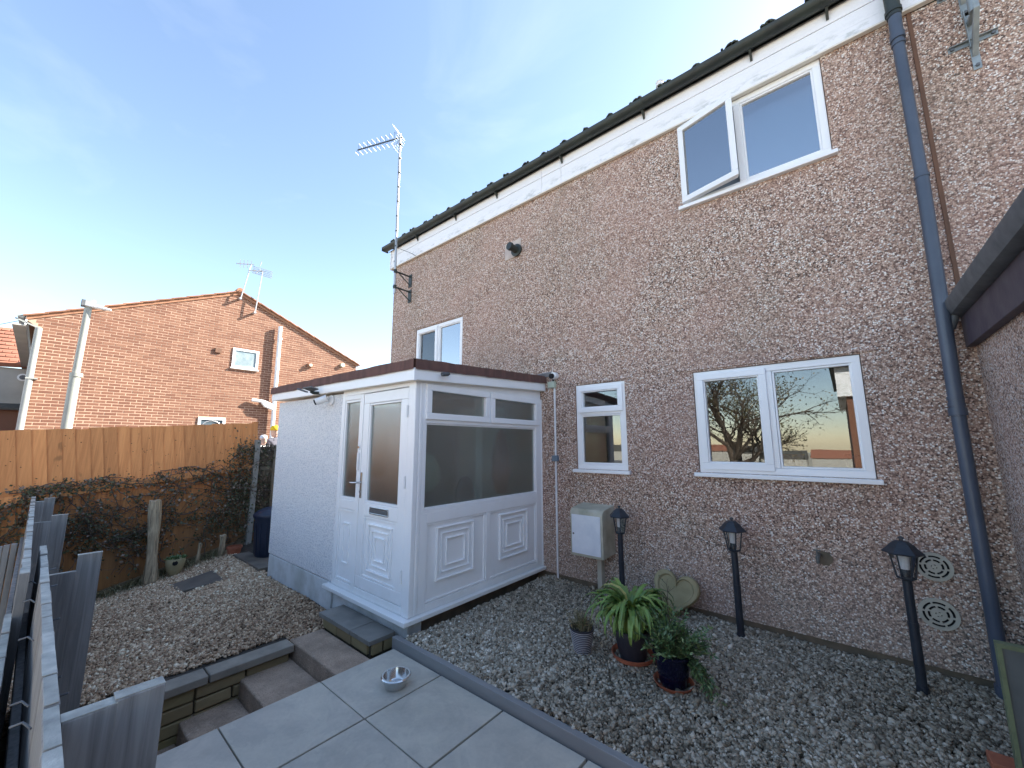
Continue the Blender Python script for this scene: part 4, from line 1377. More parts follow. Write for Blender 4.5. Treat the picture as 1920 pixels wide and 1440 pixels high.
def lantern(x, y, zb, label):
    t = thing('garden_lantern', label, 'lantern', (x, y, zb), 'black lanterns along the house wall')
    h = .60
    m = MB().tube([(x, y, zb - .08), (x, y, zb + .03)], .030, 14)
    m.tube([(x, y, zb + .0), (x, y, zb + h * .62)], .0250, 14)
    m.tube([(x, y, zb + h * .62), (x, y, zb + h + .04)], .0235, 14)
    m.tube([(x, y, zb + h * .62 - .012), (x, y, zb + h * .62 + .012)], .0268, 14)
    m.build('post', M['lampblack'], t, smooth=True)
    z0 = zb + h + .035
    m = MB().lathe([(.022, -.012), (.046, .0), (.048, .010), (.03, .012)], (x, y, z0), 6, True, True)
    for k in range(6):
        a = k * math.pi / 3
        c, s_ = math.cos(a), math.sin(a)
        m.tube([(x + .044 * c, y + .044 * s_, z0 + .008), (x + .066 * c, y + .066 * s_, z0 + .150)], .0042, 5)
        a2 = (k + 1) * math.pi / 3
        m.tube([(x + .066 * c, y + .066 * s_, z0 + .148), (x + .066 * math.cos(a2), y + .066 * math.sin(a2), z0 + .148)], .0042, 5)
    m.build('cage', M['lampblack'], t)
    m = MB()
    for k in range(6):
        a, a2 = k * math.pi / 3, (k + 1) * math.pi / 3
        m.add([(x + .043 * math.cos(a), y + .043 * math.sin(a), z0 + .01), (x + .043 * math.cos(a2), y + .043 * math.sin(a2), z0 + .01),
               (x + .064 * math.cos(a2), y + .064 * math.sin(a2), z0 + .146), (x + .064 * math.cos(a), y + .064 * math.sin(a), z0 + .146)], [(0, 1, 2, 3)])
    m.build('glass', M['lampglass'], t)
    MB().lathe([(.022, .055), (.024, .07), (.028, .14), (.02, .145)], (x, y, z0), 16, True, True).build('diffuser', M['diffuser'], t, smooth=True)
    MB().lathe([(.026, .008), (.026, .050), (.022, .056)], (x, y, z0), 14, True, True).build('lamp_holder', M['lampblack'], t, smooth=True)
    m = MB().lathe([(.098, .148), (.100, .156), (.072, .182), (.056, .204), (.030, .224), (.010, .226), (.009, .234), (.016, .238), (.014, .246), (.004, .252)], (x, y, z0), 6, True, True)
    m.build('cap', M['lampblack'], t)
    return t
L1 = lantern(-.757, -.226, -.05, 'middle black lantern, between the stone heart and the wall tap')
copy_thing(L1, (.208, -.284, -.05), 'rightmost black lantern, beside the two round wall vents')
copy_thing(L1, (-1.715, -.22, -.05), 'leftmost black lantern, in front of the meter box behind the strappy plant')

# stone heart
def heart_poly(w, n=48):
    pts = []
    for k in range(n):
        t = 2 * math.pi * k / n
        X_ = 16 * math.sin(t) ** 3
        Y_ = 13 * math.cos(t) - 5 * math.cos(2 * t) - 2 * math.cos(3 * t) - math.cos(4 * t)
        pts.append((X_ / 32 * w, Y_ / 32 * w))
    return pts
hp = [(a, b * 1.08) for a, b in heart_poly(.385)]
lean = R(18)
hc = Vector((-1.258, -.150, .148))
def HP(a, b, d):
    # tilt back towards the wall and rotate slightly in plane
    r_ = R(-7)
    a, b = a * math.cos(r_) - b * math.sin(r_), a * math.sin(r_) + b * math.cos(r_)
    return (hc.x + a, hc.y - d * math.cos(lean) + b * math.sin(lean), hc.z + b * math.cos(lean) + d * math.sin(lean))
m = MB()
n = len(hp)
def off(poly, s, dy=.0): return [(a * s, b * s + dy) for a, b in poly]
layers = [(1.0, -.025), (1.0, .015), (.95, .025), (.80, .025), (.74, .006), (.45, .000)]
vs_, fs_ = [], []
for s_, d in layers:
    vs_ += [HP(a, b, d) for a, b in off(hp, s_)]
for i in range(len(layers) - 1):
    for k in range(n):
        a, b = i * n + k, i * n + (k + 1) % n
        fs_.append((a, b, b + n, a + n))
vs_.append(HP(0, 0, .0)); c_ = len(vs_) - 1
for k in range(n): fs_.append(((len(layers) - 1) * n + k, (len(layers) - 1) * n + (k + 1) % n, c_))
fs_.append(tuple(reversed(range(n))))
m.add(vs_, fs_)
tag(m.build('stone_heart', M['heart'], smooth=True), 'carved mossy stone heart leaning on the wall behind the potted plants', 'ornament')

# leaves helper
def leaf_cloud(name, mat, parent, items, origin=None, kind=None):
    """items: list of (verts (k x 3), tone) quads/strips built as lists of faces"""
    V, F_, Tn = [], [], []
    for vs, fs, tn in items:
        n = len(V)
        V += vs; F_ += [tuple(n + i for i in f) for f in fs]; Tn += [tn] * len(vs)
    mb = MB(); mb.v = V; mb.f = F_
    o = mb.build(name, mat, parent, tone=Tn, origin=origin)
    if kind: o['kind'] = kind
    return o
def strap_leaf(base, az, L, w, droop, tn, rise=.6):
    """arching folded strap leaf"""
    d = Vector((math.cos(az), math.sin(az), 0))
    side = Vector((-d.y, d.x, 0))
    n = 9
    p = Vector(base); th = R(90) * rise + rnd.uniform(-.1, .1)
    vs = []
    for i in range(n + 1):
        t = i / n
        ww = w * (1 - t ** 2.4) * (.75 + .5 * math.sin(min(t * 2, 1) * math.pi / 2)) + .0005
        nrm = Vector((0, 0, 1)) * math.cos(th) - d * math.sin(th)
        vs += [tuple(p - side * ww + nrm * ww * .35), tuple(p), tuple(p + side * ww + nrm * ww * .35)]
        p = p + (d * math.cos(th) + Vector((0, 0, 1)) * math.sin(th)) * (L / n)
        th -= droop / n * (.35 if t < .28 else 1.75)
    fs = []
    for i in range(n):
        a = i * 3
        fs += [(a, a + 3, a + 4, a + 1), (a + 1, a + 4, a + 5, a + 2)]
    return vs, fs, tn
def small_leaf(c, dirv, L, w, tn):
    d = Vector(dirv).normalized()
    ref = Vector((0, 0, 1)) if abs(d.z) < .9 else Vector((1, 0, 0))
    s_ = d.cross(ref).normalized()
    s_ = (s_ * math.cos(rnd.uniform(0, 3)) + d.cross(s_) * math.sin(rnd.uniform(0, 3))).normalized()
    c = Vector(c)
    return [tuple(c), tuple(c + d * L * .45 + s_ * w), tuple(c + d * L), tuple(c + d * L * .45 - s_ * w)], [(0, 1, 2, 3)], tn

# pot 1: ribbed grey with heather
x, y, z = -1.575, -1.20, -.05
p1 = thing('heather_pot', 'small ribbed charcoal pot with dry heather, leftmost of the potted plants', 'potted plant', (x, y, z))
prof = [(.052, 0)]
nr = 12
for k in range(nr):
    r_ = .054 + .026 * (k / nr)
    prof += [(r_, .012 + k * .0125), (r_ + .005, .016 + k * .0125), (r_ + .005, .021 + k * .0125)]
prof += [(.086, .165), (.086, .172), (.078, .172), (.076, .15)]
MB().lathe(prof, (x, y, z), 32).build('pot', M['ribbed'], p1, smooth=True)
m = MB()
for k in range(nr):
    m.lathe([(.054 + .026 * (k / nr) + .0055, .0175 + k * .0125), (.054 + .026 * (k / nr) + .0072, .0195 + k * .0125), (.054 + .026 * (k / nr) + .0055, .0215 + k * .0125)], (x, y, z), 32, False)
m.build('rib', M['ribgroove'], p1, smooth=True)
MB().tube([(x, y, z + .145), (x, y, z + .155)], .077, 24).build('soil', M['soil'], p1)
MB().lathe([(.06, -.004), (.072, .0), (.074, .012), (.070, .012), (.066, .004)], (x, y, z), 28).build('saucer', M['vent'], p1, smooth=True)
it = []
for k in range(150):
    a, r_ = rnd.uniform(0, 6.28), rnd.uniform(0, .07)
    b = Vector((x + r_ * math.cos(a), y + r_ * math.sin(a), z + .15))
    d = Vector((math.cos(a) * r_ * 5 + rnd.uniform(-.15, .15), math.sin(a) * r_ * 5 + rnd.uniform(-.15, .15), 1)).normalized()
    L = rnd.uniform(.05, .14)
    for j in range(12):
        q = b + d * L * (j + .5) / 12
        it.append(small_leaf(q, d + Vector((rnd.uniform(-1, 1), rnd.uniform(-1, 1), rnd.uniform(-.2, .6))), .014, .0025, rnd.random()))
leaf_cloud('foliage', M['heather'], p1, it)

# pot 2: strappy plant in terracotta
x, y, z = -1.275, -1.03, -.05
p2 = thing('strap_leaf_plant', 'bright green strappy plant spilling over a terracotta pot, middle of the potted plants', 'potted plant', (x, y, z))
MB().lathe([(.085, 0), (.125, .17), (.135, .17), (.135, .20), (.122, .20), (.118, .17)], (x, y, z), 32).build('pot', M['ribbed'], p2, smooth=True)
MB().lathe([(.10, -.003), (.135, .012), (.145, .040), (.138, .040), (.125, .014)], (x, y, z), 32).build('saucer', M['terracotta'], p2, smooth=True)
MB().tube([(x, y, z + .17), (x, y, z + .18)], .118, 24).build('soil', M['soil'], p2)
it = []
for k in range(185):
    a = rnd.uniform(0, 6.283)
    r_ = rnd.uniform(0, .09)
    b = (x + r_ * math.cos(a), y + r_ * math.sin(a), z + .18)
    L = rnd.uniform(.26, .50)
    it.append(strap_leaf(b, a + rnd.uniform(-.5, .5), L, rnd.uniform(.0135, .0205), rnd.uniform(2.2, 3.5), min(1, max(0, rnd.gauss(.42, .24))), rise=rnd.uniform(.70, 1.0)))
leaf_cloud('foliage', M['strap'], p2, it)

# pot 3: blue glazed pot with shrub
x, y, z = -.955, -1.17, -.05
p3 = thing('shrub_pot', 'bushy green shrub in a cobalt blue glazed pot, rightmost of the potted plants', 'potted plant', (x, y, z))
MB().lathe([(.072, .004), (.082, .02), (.103, .14), (.106, .175), (.116, .182), (.116, .196), (.104, .196), (.10, .17)], (x, y, z), 32).build('pot', M['glaze'], p3, smooth=True)
MB().lathe([(.082, -.004), (.105, .006), (.118, .028), (.112, .028), (.10, .010)], (x, y, z), 32).build('saucer', M['terracotta'], p3, smooth=True)
MB().tube([(x, y, z + .165), (x, y, z + .175)], .10, 24).build('soil', M['soil'], p3)
it = []; stems = MB()
for k in range(110):
    a = rnd.uniform(0, 6.283); r_ = rnd.uniform(0, .05)
    p = Vector((x + r_ * math.cos(a), y + r_ * math.sin(a), z + .17))
    out = rnd.uniform(.15, 1.25)
    d = Vector((math.cos(a) * out, math.sin(a) * out, 1)).normalized()
    if k > 94: d = Vector((.75, -.05 + rnd.uniform(-.2, .2), -.05)).normalized(); p.z += .02; p.x += .06
    L = rnd.uniform(.13, .27)
    pts = [p.copy()]
    n = 12
    for j in range(n):
        d = (d + Vector((rnd.uniform(-.12, .12), rnd.uniform(-.12, .12), -.05 if k <= 94 else -.12))).normalized()
        p = p + d * L / n
        pts.append(p.copy())
        for q in range(3):
            it.append(small_leaf(p, d * .7 + Vector((rnd.uniform(-1, 1), rnd.uniform(-1, 1), rnd.uniform(-.6, .8))), rnd.uniform(.022, .042), rnd.uniform(.0045, .0075), rnd.random()))
    stems.tube(pts[::4] if len(pts[::4]) > 1 else pts, .0016, 4, False)
# thin tall seed stem
p = Vector((x - .02, y + .02, z + .2)); pts = [p.copy()]
for j in range(8):
    p = p + Vector((rnd.uniform(-.008, .004), .004, .045)); pts.append(p.copy())
    if j > 3:
        for q in range(4):
            e = p + Vector((rnd.uniform(-.05, .05), rnd.uniform(-.03, .03), rnd.uniform(.01, .05)))
            stems.tube([p, e], .001, 4, False)
            it.append(small_leaf(e, (0, 0, 1), .012, .004, .2))
stems.tube(pts, .002, 5, False)
stems.build('stem', M['bark'], p3)['kind'] = 'stuff'
leaf_cloud('foliage', M['shrubleaf'], p3, it, kind='stuff')

# dog bowl
bw = MB().lathe([(.058, 0), (.066, .003), (.080, .062), (.088, .064), (.091, .060), (.094, .064), (.089, .070), (.079, .069), (.066, .014), (.060, .009), (.001, .008)], (-2.355, -2.205, -.110), 40)
tag(bw.build('steel_bowl', M['chrome'], smooth=True), 'round stainless steel pet bowl standing on a patio tile', 'bowl')

# right edge board
m = MB().box(.392, .70, -1.235, -1.20, -.3, .600)
rb = thing('edge_screen', 'dark slate board screen with green mossy edge at the right border', 'screen', (.54, -1.22, -.05))
MB().box(.404, .70, -1.232, -1.205, -.3, .590).build('board', vary('dark_slate_board', (.075, .085, .085), (.11, .12, .12), 5, .6, .15), rb)
m = MB().box(.390, .70, -1.240, -1.198, .5905, .606)
m.box(.390, .4035, -1.240, -1.198, -.3, .590)
m.build('edge_strip', vary('mossy_wood_edge', (.17, .20, .11), (.11, .13, .075), 14, .9, .4), rb)

tag(MB().box(.36, .60, -.93, -.82, -.12, -.005).build('brick_edge', M['terracotta'], bevel=.006), 'pinkish brick corner lying at the foot of the slate screen, bottom right', 'brick')
# ================================================================= grey hit-and-miss fence (left foreground)
gf = thing('grey_fence', 'grey painted timber fence running along the left foreground seen end on', 'fence', (-4, -3.83, -.3))
def plank(parent, x0, x1, y0, y1, z0, z1, mat='greyfence', cap=True, tilt=0):
    w, d = x1 - x0, y1 - y0
    mb = MB()
    j = lambda: rnd.uniform(-.0015, .0015)
    mb.hexa([(x0, y0, z0), (x1, y0, z0), (x1, y1, z0), (x0, y1, z0), (x0 + j(), y0 + j() + tilt, z1 + j()), (x1 + j(), y0 + j() + tilt, z1 + j()), (x1 + j(), y1 + j() + tilt, z1 + j()), (x0 + j(), y1 + j() + tilt, z1 + j())])
    o = mb.build('board', M[mat], parent, bevel=.002, seg=1)
    if cap:
        MB().box(x0 + .0015, x1 - .0015, y0 + tilt + .0015, y1 + tilt - .0015, z1 + .0005, z1 + .0030).build('board_top', M['greyend'], o)
    return o
x = -1.02
while x > -4.15:
    w = rnd.choice([.19, .215, .20])
    zt = .75 + rnd.uniform(-.006, .006)
    plank(gf, x - w + .004, x, -3.768 + rnd.uniform(-.002, .002), -3.737, -.75, zt)
    x -= w
x = -3.25
while x > -7.4:
    w = rnd.choice([.14, .16, .15])
    t = (-3.25 - x) / 4.15
    zt = .765 + .06 * t ** 3 + rnd.uniform(-.006, .006)
    plank(gf, x - w + .004, x, -3.835 + rnd.uniform(-.003, .003), -3.802, -.6, zt)
    x -= w
x = -1.1
while x > -3.3:
    w = .16
    plank(gf, x - w + .006, x, -3.862, -3.836, -.75, .56 + rnd.uniform(-.008, .008))
    x -= w
# boards facing the camera on the far left, in two short returns
y = -3.862
for k in range(5):
    plank(gf, -4.42, -4.395, y - .030, y - .002, -.6, .755 + rnd.uniform(-.004, .004) - k * .004, cap=False)
    y -= .031
for k in range(6):
    plank(gf, -2.62, -2.595, -3.875 - k * .045 - .042, -3.875 - k * .045, -.75, .52 - k * .01, cap=False)
MB().box(-4.1, -1.0, -3.797, -3.770, .28, .36).build('rail', M['greyfence'], gf, bevel=.003)
MB().box(-7.3, -3.3, -3.862, -3.838, .30, .38).build('rail', M['greyfence'], gf, bevel=.003)
# returns standing across the run
def ret(x, ya, yb, yc, za, zb, zbot, th):
    plank(gf, x - th, x, yb + .002, ya, zbot, za)
    plank(gf, x - th - .006, x - .004, yc, yb, zbot, zb)
ret(-1.52, -3.736, -3.642, -3.545, .745, .752, -.80, .048)
ret(-3.57, -3.736, -3.622, -3.520, .672, .762, -.75, .030)
ret(-5.55, -3.800, -3.70, -3.60, .735, .785, -.6, .026)
ret(-6.9, -3.800, -3.74, -3.66, .80, .83, -.6, .026)
# cable ties and nails hooked on the boards
mb = MB()
for (x, z) in ((-1.75, .66), (-2.05, .60), (-2.5, .66), (-3.0, .68), (-3.3, .70)):
    mb.tube([(x, -3.775, z), (x - .03, -3.79, z + .01), (x - .05, -3.812, z + .0)], .003, 5)
    mb.tube([(x, -3.737, z + .06), (x + .01, -3.715, z + .065)], .0035, 5)
mb.build('wire_staple', M['steelgrey'], gf)['kind'] = 'stuff'

# ================================================================= back fence (orange)
FX = -7.5
bf = thing('back_fence', 'orange stained closeboard fence with vine growth at the end of the garden', 'fence', (FX, -3.0, -.3))
def ftop(y): return 1.575 + .078 * (y + 4.15)
def frail(y): return .745 + .122 * (y + 4.1)
def fence_plank(name, y0, y1, z0, z1, x, tx):
    th0, th1 = .018, .005     # feathered board
    mb = MB()
    a, b = -.13 * (z0 - .85), -.13 * (z1 - .85)     # boards stand square to the sloping rail
    mb.hexa([(x, y0 + a, z0), (x + th1, y0 + a, z0), (x + th0 + tx, y1 + a, z0), (x, y1 + a, z0), (x, y0 + b, z1), (x + th1, y0 + b, z1), (x + th0 + tx, y1 + b, z1 + .010), (x, y1 + b, z1 + .010)])
    return mb.build(name, M['fence' if z0 > -.3 else 'fence_low'], bf)
y = -6.2
while y < -1.44:
    w = rnd.uniform(.112, .135)
    y1 = min(y + w, -1.44)
    if y1 - y < .04: break
    fence_plank('board', y, y1 + .010, frail(y) - .05, ftop(y) + rnd.uniform(-.012, .010), FX + rnd.uniform(-.002, .002), rnd.uniform(0, .003))
    y = y1
y = -6.2
while y < -1.53:
    w = rnd.uniform(.112, .135)
    y1 = min(y + w, -1.53)
    if y1 - y < .04: break
    fence_plank('board', y, y1 + .010, -.55, frail(y) + .01, FX + .014 + rnd.uniform(-.002, .002), rnd.uniform(0, .003))
    y = y1
def slant_box(mb, y0, y1, f, dz0, dz1, x0, x1):
    mb.hexa([(x0, y0, f(y0) + dz0), (x1, y0, f(y0) + dz0), (x1, y1, f(y1) + dz0), (x0, y1, f(y1) + dz0), (x0, y0, f(y0) + dz1), (x1, y0, f(y0) + dz1), (x1, y1, f(y1) + dz1), (x0, y1, f(y1) + dz1)])
    return mb
slant_box(MB(), -6.2, -1.535, frail, -.02, .075, FX + .030, FX + .070).build('rail', M['fence'], bf, bevel=.004)
slant_box(MB(), -6.2, -1.535, lambda y: gl(FX, y), -.15, .075, FX + .030, FX + .052).build('gravel_board', M['fence_old'], bf, bevel=.004)
MB().box(FX - .08, FX - .002, -1.60, -1.528, -.4, 1.80).build('post', M['fence'], bf, bevel=.004)
mb = MB()
for k in range(90):
    yy = rnd.uniform(-4.1, -1.7); zz = rnd.uniform(frail(yy) + .1, ftop(yy) - .05); r_ = rnd.uniform(.003, .007)
    mb.tube([(FX + .013, yy, zz), (FX + .0185, yy, zz)], r_, 6)
mb.build('knot', vary('dark_knot', (.09, .035, .015), (.14, .06, .025), 20, .8, 0), bf)['kind'] = 'stuff'
# older fence to the right, behind the bin
of = thing('old_fence', 'old weathered grey board fence with posts behind the navy bin', 'fence', (-7.5, -.8, -.2))
y = -1.50
while y < .6:
    w = rnd.uniform(.10, .14)
    MB().box(-7.50, -7.482 + rnd.uniform(0, .006), y, y + w - .001, -.4, 1.39 + rnd.uniform(-.02, .02)).build('board', M['fence_old'], of, bevel=.002)
    y += w
MB().box(-7.515, -7.502, -1.51, .6, -.4, 1.36).build('light_stop_board', M['fence_old'], of)  # added behind the boards to stop sunlight showing through the gaps
for (yy, zt, mt) in ((-1.575, 1.50, 'concrete_post'), (-1.29, 1.41, 'fence_old')):
    MB().box(-7.45, -7.37, yy, yy + .075, -.4, zt).build('post', M[mt], of, bevel=.004)
MB().box(-7.48, -7.45, -1.5, .6, 1.0, 1.07).build('rail', M['fence_old'], of)

# climber on the fences
cl = thing('climbing_plant', 'half bare dark climber trailing over the orange and old fences', 'climbing plant', (-7.4, -3.0, -.2))
rs = random.Random(11)
stem = MB(); it = []
def vine(y, z, ang, L, x=FX + .05, r=.004, leafy=.6, depth=0):
    p = [Vector((x, y, z))]
    n = int(L / .05)
    for j in range(n):
        ang += rs.gauss(0, .28)
        q = p[-1] + Vector((rs.gauss(0, .008), math.cos(ang) * .05, math.sin(ang) * .05))
        q.x = min(max(q.x, FX + .06), FX + .17)
        if q.y < -5.0 or q.y > -.3 or q.z < -.25: break
        if q.z > (frail(q.y) + .17 if q.y < -2.0 else (1.42 if q.y > -1.9 else 1.05)): ang = -abs(ang) * .6; q.z -= .05
        p.append(q)
        if rs.random() < leafy:
            for _ in range(rs.choice((1, 1, 2, 3))):
                it.append(small_leaf(q + Vector((rs.uniform(0, .03), rs.gauss(0, .02), rs.gauss(0, .02))), (rs.uniform(.0, 1), rs.gauss(0, 1), rs.gauss(-.3, 1)), rs.uniform(.022, .050), rs.uniform(.010, .020), rs.random()))
        if depth < 2 and rs.random() < .13:
            vine(q.y, q.z, ang + rs.choice((-1, 1)) * rs.uniform(.5, 1.3), L * .45, q.x, r * .65, leafy, depth + 1)
    if len(p) > 2: stem.tube(p, r * 1.15, 4, False)
for k in range(9):   # main runs along the rail
    y0 = rs.uniform(-4.6, -2.2)
    vine(y0, frail(y0) + .06 + rs.uniform(-.02, .10), .14 + rs.uniform(-.1, .1), rs.uniform(1.0, 2.2), leafy=.55, r=.005)
for k in range(30):  # lower tangles
    y0 = rs.choice([rs.gauss(-3.35, .3), rs.uniform(-4.5, -1.6), rs.gauss(-4.2, .2)])
    vine(y0, rs.uniform(-.1, .65), rs.uniform(0, 3.14), rs.uniform(.5, 1.1), leafy=.5)
for k in range(9):
    y0 = rs.uniform(-4.2, -1.7)
    vine(y0, gl(FX, y0) + .0, 1.57 + rs.gauss(0, .4), rs.uniform(.6, 1.0), r=.006, leafy=.35)
for k in range(34):  # dense mass at the corner post
    y0 = rs.gauss(-1.68, .16); z0 = rs.uniform(.1, 1.3)
    vine(y0, z0, rs.uniform(-1.2, 2.2), rs.uniform(.3, .7), leafy=.9, x=FX + .08)
for k in range(14):
    vine(rs.uniform(-1.5, -.7), rs.uniform(.4, 1.35), rs.uniform(-1, 2), rs.uniform(.3, .6), leafy=.9, x=FX + .10)
def clump(cy, cz, sy, sz, n):
    for _ in range(n):
        it.append(small_leaf((FX + rs.uniform(.03, .14), rs.gauss(cy, sy), rs.gauss(cz, sz)), (rs.uniform(0, 1), rs.gauss(0, 1), rs.gauss(-.2, 1)), rs.uniform(.02, .04), rs.uniform(.009, .017), rs.uniform(0, .75)))
clump(-1.72, .75, .13, .34, 1300); clump(-3.38, .42, .17, .09, 420); clump(-3.28, .14, .12, .08, 220); clump(-4.2, .35, .2, .22, 800)
clump(-2.95, .22, .16, .05, 320); clump(-2.2, .36, .28, .05, 260); clump(-3.6, .88, .3, .035, 260); clump(-1.9, .2, .2, .12, 300)
clump(-2.75, .10, .12, .07, 150); clump(-3.9, .74, .25, .05, 120); clump(-2.9, .93, .5, .04, 200); clump(-1.62, 1.28, .1, .09, 170)
for k in range(46):  # pale dead twigs
    y0, z0 = rs.gauss(-3.25, .22), rs.gauss(.40, .14)
    a = rs.gauss(2.4, .3)
    stem.tube([(FX + .09, y0, z0), (FX + .12, y0 + math.cos(a) * .12, z0 + math.sin(a) * .10), (FX + .13, y0 + math.cos(a) * .22, z0 + math.sin(a) * .15)], .0022, 4, False)
s_ = stem.build('stem', M['stem'], cl); s_['kind'] = 'stuff'
leaf_cloud('foliage', M['ivy'], cl, it, kind='stuff')

# weeds at the foot of the fence
it = []
for k in range(2200):
    yy = rs.uniform(-4.3, -1.9); xx = FX + .05 + abs(rs.gauss(0, .14))
    z0 = glb(xx, yy)
    a = rs.uniform(0, 6.28)
    it.append(strap_leaf((xx, yy, z0), a, rs.uniform(.05, .17), .0028, rs.uniform(.8, 2.5), rs.random(), rise=rs.uniform(.5, .95)))
wd = leaf_cloud('weeds', M['heather'], None, it, origin=(FX + .2, -3, -.3))
stuff(wd, 'dry grass and weeds along the foot of the orange fence', 'weeds')

# split wooden stump
def rough_post(name, x, y, zb, h, rx, ry, lab, cat, lean=(0, 0), seed=1, mat='stump', taper=.85):
    q = random.Random(seed)
    n, rings = 22, 16
    ph = [q.uniform(0, 6.28) for _ in range(4)]
    vs, fs = [], []
    for i in range(rings + 1):
        t = i / rings
        for k in range(n):
            a = 2 * math.pi * k / n
            rr = 1 + .16 * math.sin(2 * a + ph[0] + t * 2) + .10 * math.sin(5 * a + ph[1] - t * 3) + .06 * math.sin(9 * a + ph[2]) + q.uniform(-.03, .03)
            rr *= (1 - (1 - taper) * t) * (1 + .12 * math.sin(t * 9 + ph[3]) * (1 if k % 3 else .4)) * (1.12 if t < .08 else 1)
            vs.append((x + lean[0] * t + rx * rr * math.cos(a), y + lean[1] * t + ry * rr * math.sin(a), zb + h * t + (.012 * math.sin(a * 3) if i == rings else 0)))
    for i in range(rings):
        for k in range(n):
            a, b = i * n + k, i * n + (k + 1) % n
            fs.append((a, b, b + n, a + n))
    fs.append(tuple(rings * n + k for k in range(n)))
    o = MB().add(vs, fs).build(name, M[mat], smooth=True)
    return tag(o, lab, cat)
rough_post('wooden_stump', -7.18, -2.70, -.36, 1.04, .075, .070, 'tall split weathered log post standing against the orange fence', 'post', lean=(0, -.055), seed=4)
rough_post('short_stump', -7.22, -1.93, -.25, .34, .05, .045, 'short pale stump near the navy bin at the fence foot', 'post', seed=8, lean=(0, .0))
rough_post('thin_stump', -7.25, -2.21, -.28, .30, .02, .02, 'thin pale stick stump between the nest box pot and short stump', 'post', seed=9, lean=(0, .02))
# knots on the stump
# bird box jar
bj = thing('hollow_pot', 'mossy stone pot with a round dark hole beside the tall log post', 'ornament', (-7.15, -2.47, -.31))
MB().lathe([(.055, 0), (.085, .06), (.105, .14), (.108, .20), (.098, .215), (.06, .22), (.001, .222)], (-7.14, -2.47, -.32), 22).build('body', M['heart'], bj, smooth=True)
hd = Vector((.96, -.2, .05)).normalized()
c = Vector((-7.14, -2.47, -.32 + .165)) + hd * .102
MB().tube([c - hd * .01, c + hd * .006], .030, 16).build('hole', M['void'], bj)
it = []
for k in range(160):
    a = rs.uniform(0, 6.28); r_ = rs.uniform(0, .1)
    it.append(small_leaf((-7.14 + r_ * math.cos(a), -2.47 + r_ * math.sin(a), -.105), (math.cos(a), math.sin(a), rs.uniform(.3, 1.4)), rs.uniform(.02, .05), .010, rs.random()))
leaf_cloud('foliage', M['shrubleaf'], bj, it)
tag(MB().lathe([(.07, 0), (.09, .12), (.10, .12), (.10, .15), (.09, .15)], (-7.12, -1.80, -.22), 24, True).build('terracotta_pot', M['terracotta'], smooth=True), 'small terracotta pot half hidden left of the navy bin', 'plant pot')

# navy bin
bn = thing('garden_bin', 'navy plastic dustbin with domed lid beside the white rendered porch wall', 'bin', (-6.55, -1.52, -.148))
x, y, z = -6.56, -1.50, -.148
MB().lathe([(.20, 0), (.205, .01), (.235, .50), (.245, .53), (.245, .56)], (x, y, z), 36).build('body', M['bin'], bn, smooth=True)
m = MB()
for k in range(18):
    a = k * math.pi / 9
    m.hexa([(x + math.cos(a + s1 * .03) * (r_), y + math.sin(a + s1 * .03) * r_, z + zz) for zz, rr_ in ((.03, .204), (.47, .232)) for (s1, r_) in ((-1, rr_), (1, rr_), (1, rr_ + .008), (-1, rr_ + .008))])
m.build('rib', M['bin'], bn)
MB().lathe([(.258, .535), (.262, .565), (.255, .585), (.235, .60), (.20, .625), (.13, .655), (.05, .668), (.001, .67)], (x, y, z), 36).build('lid', M['bin'], bn, smooth=True)
m = MB().box(x - .05, x + .05, y - .012, y + .012, z + .665, z + .69)
m.build('lid_handle', M['bin'], bn, bevel=.006)

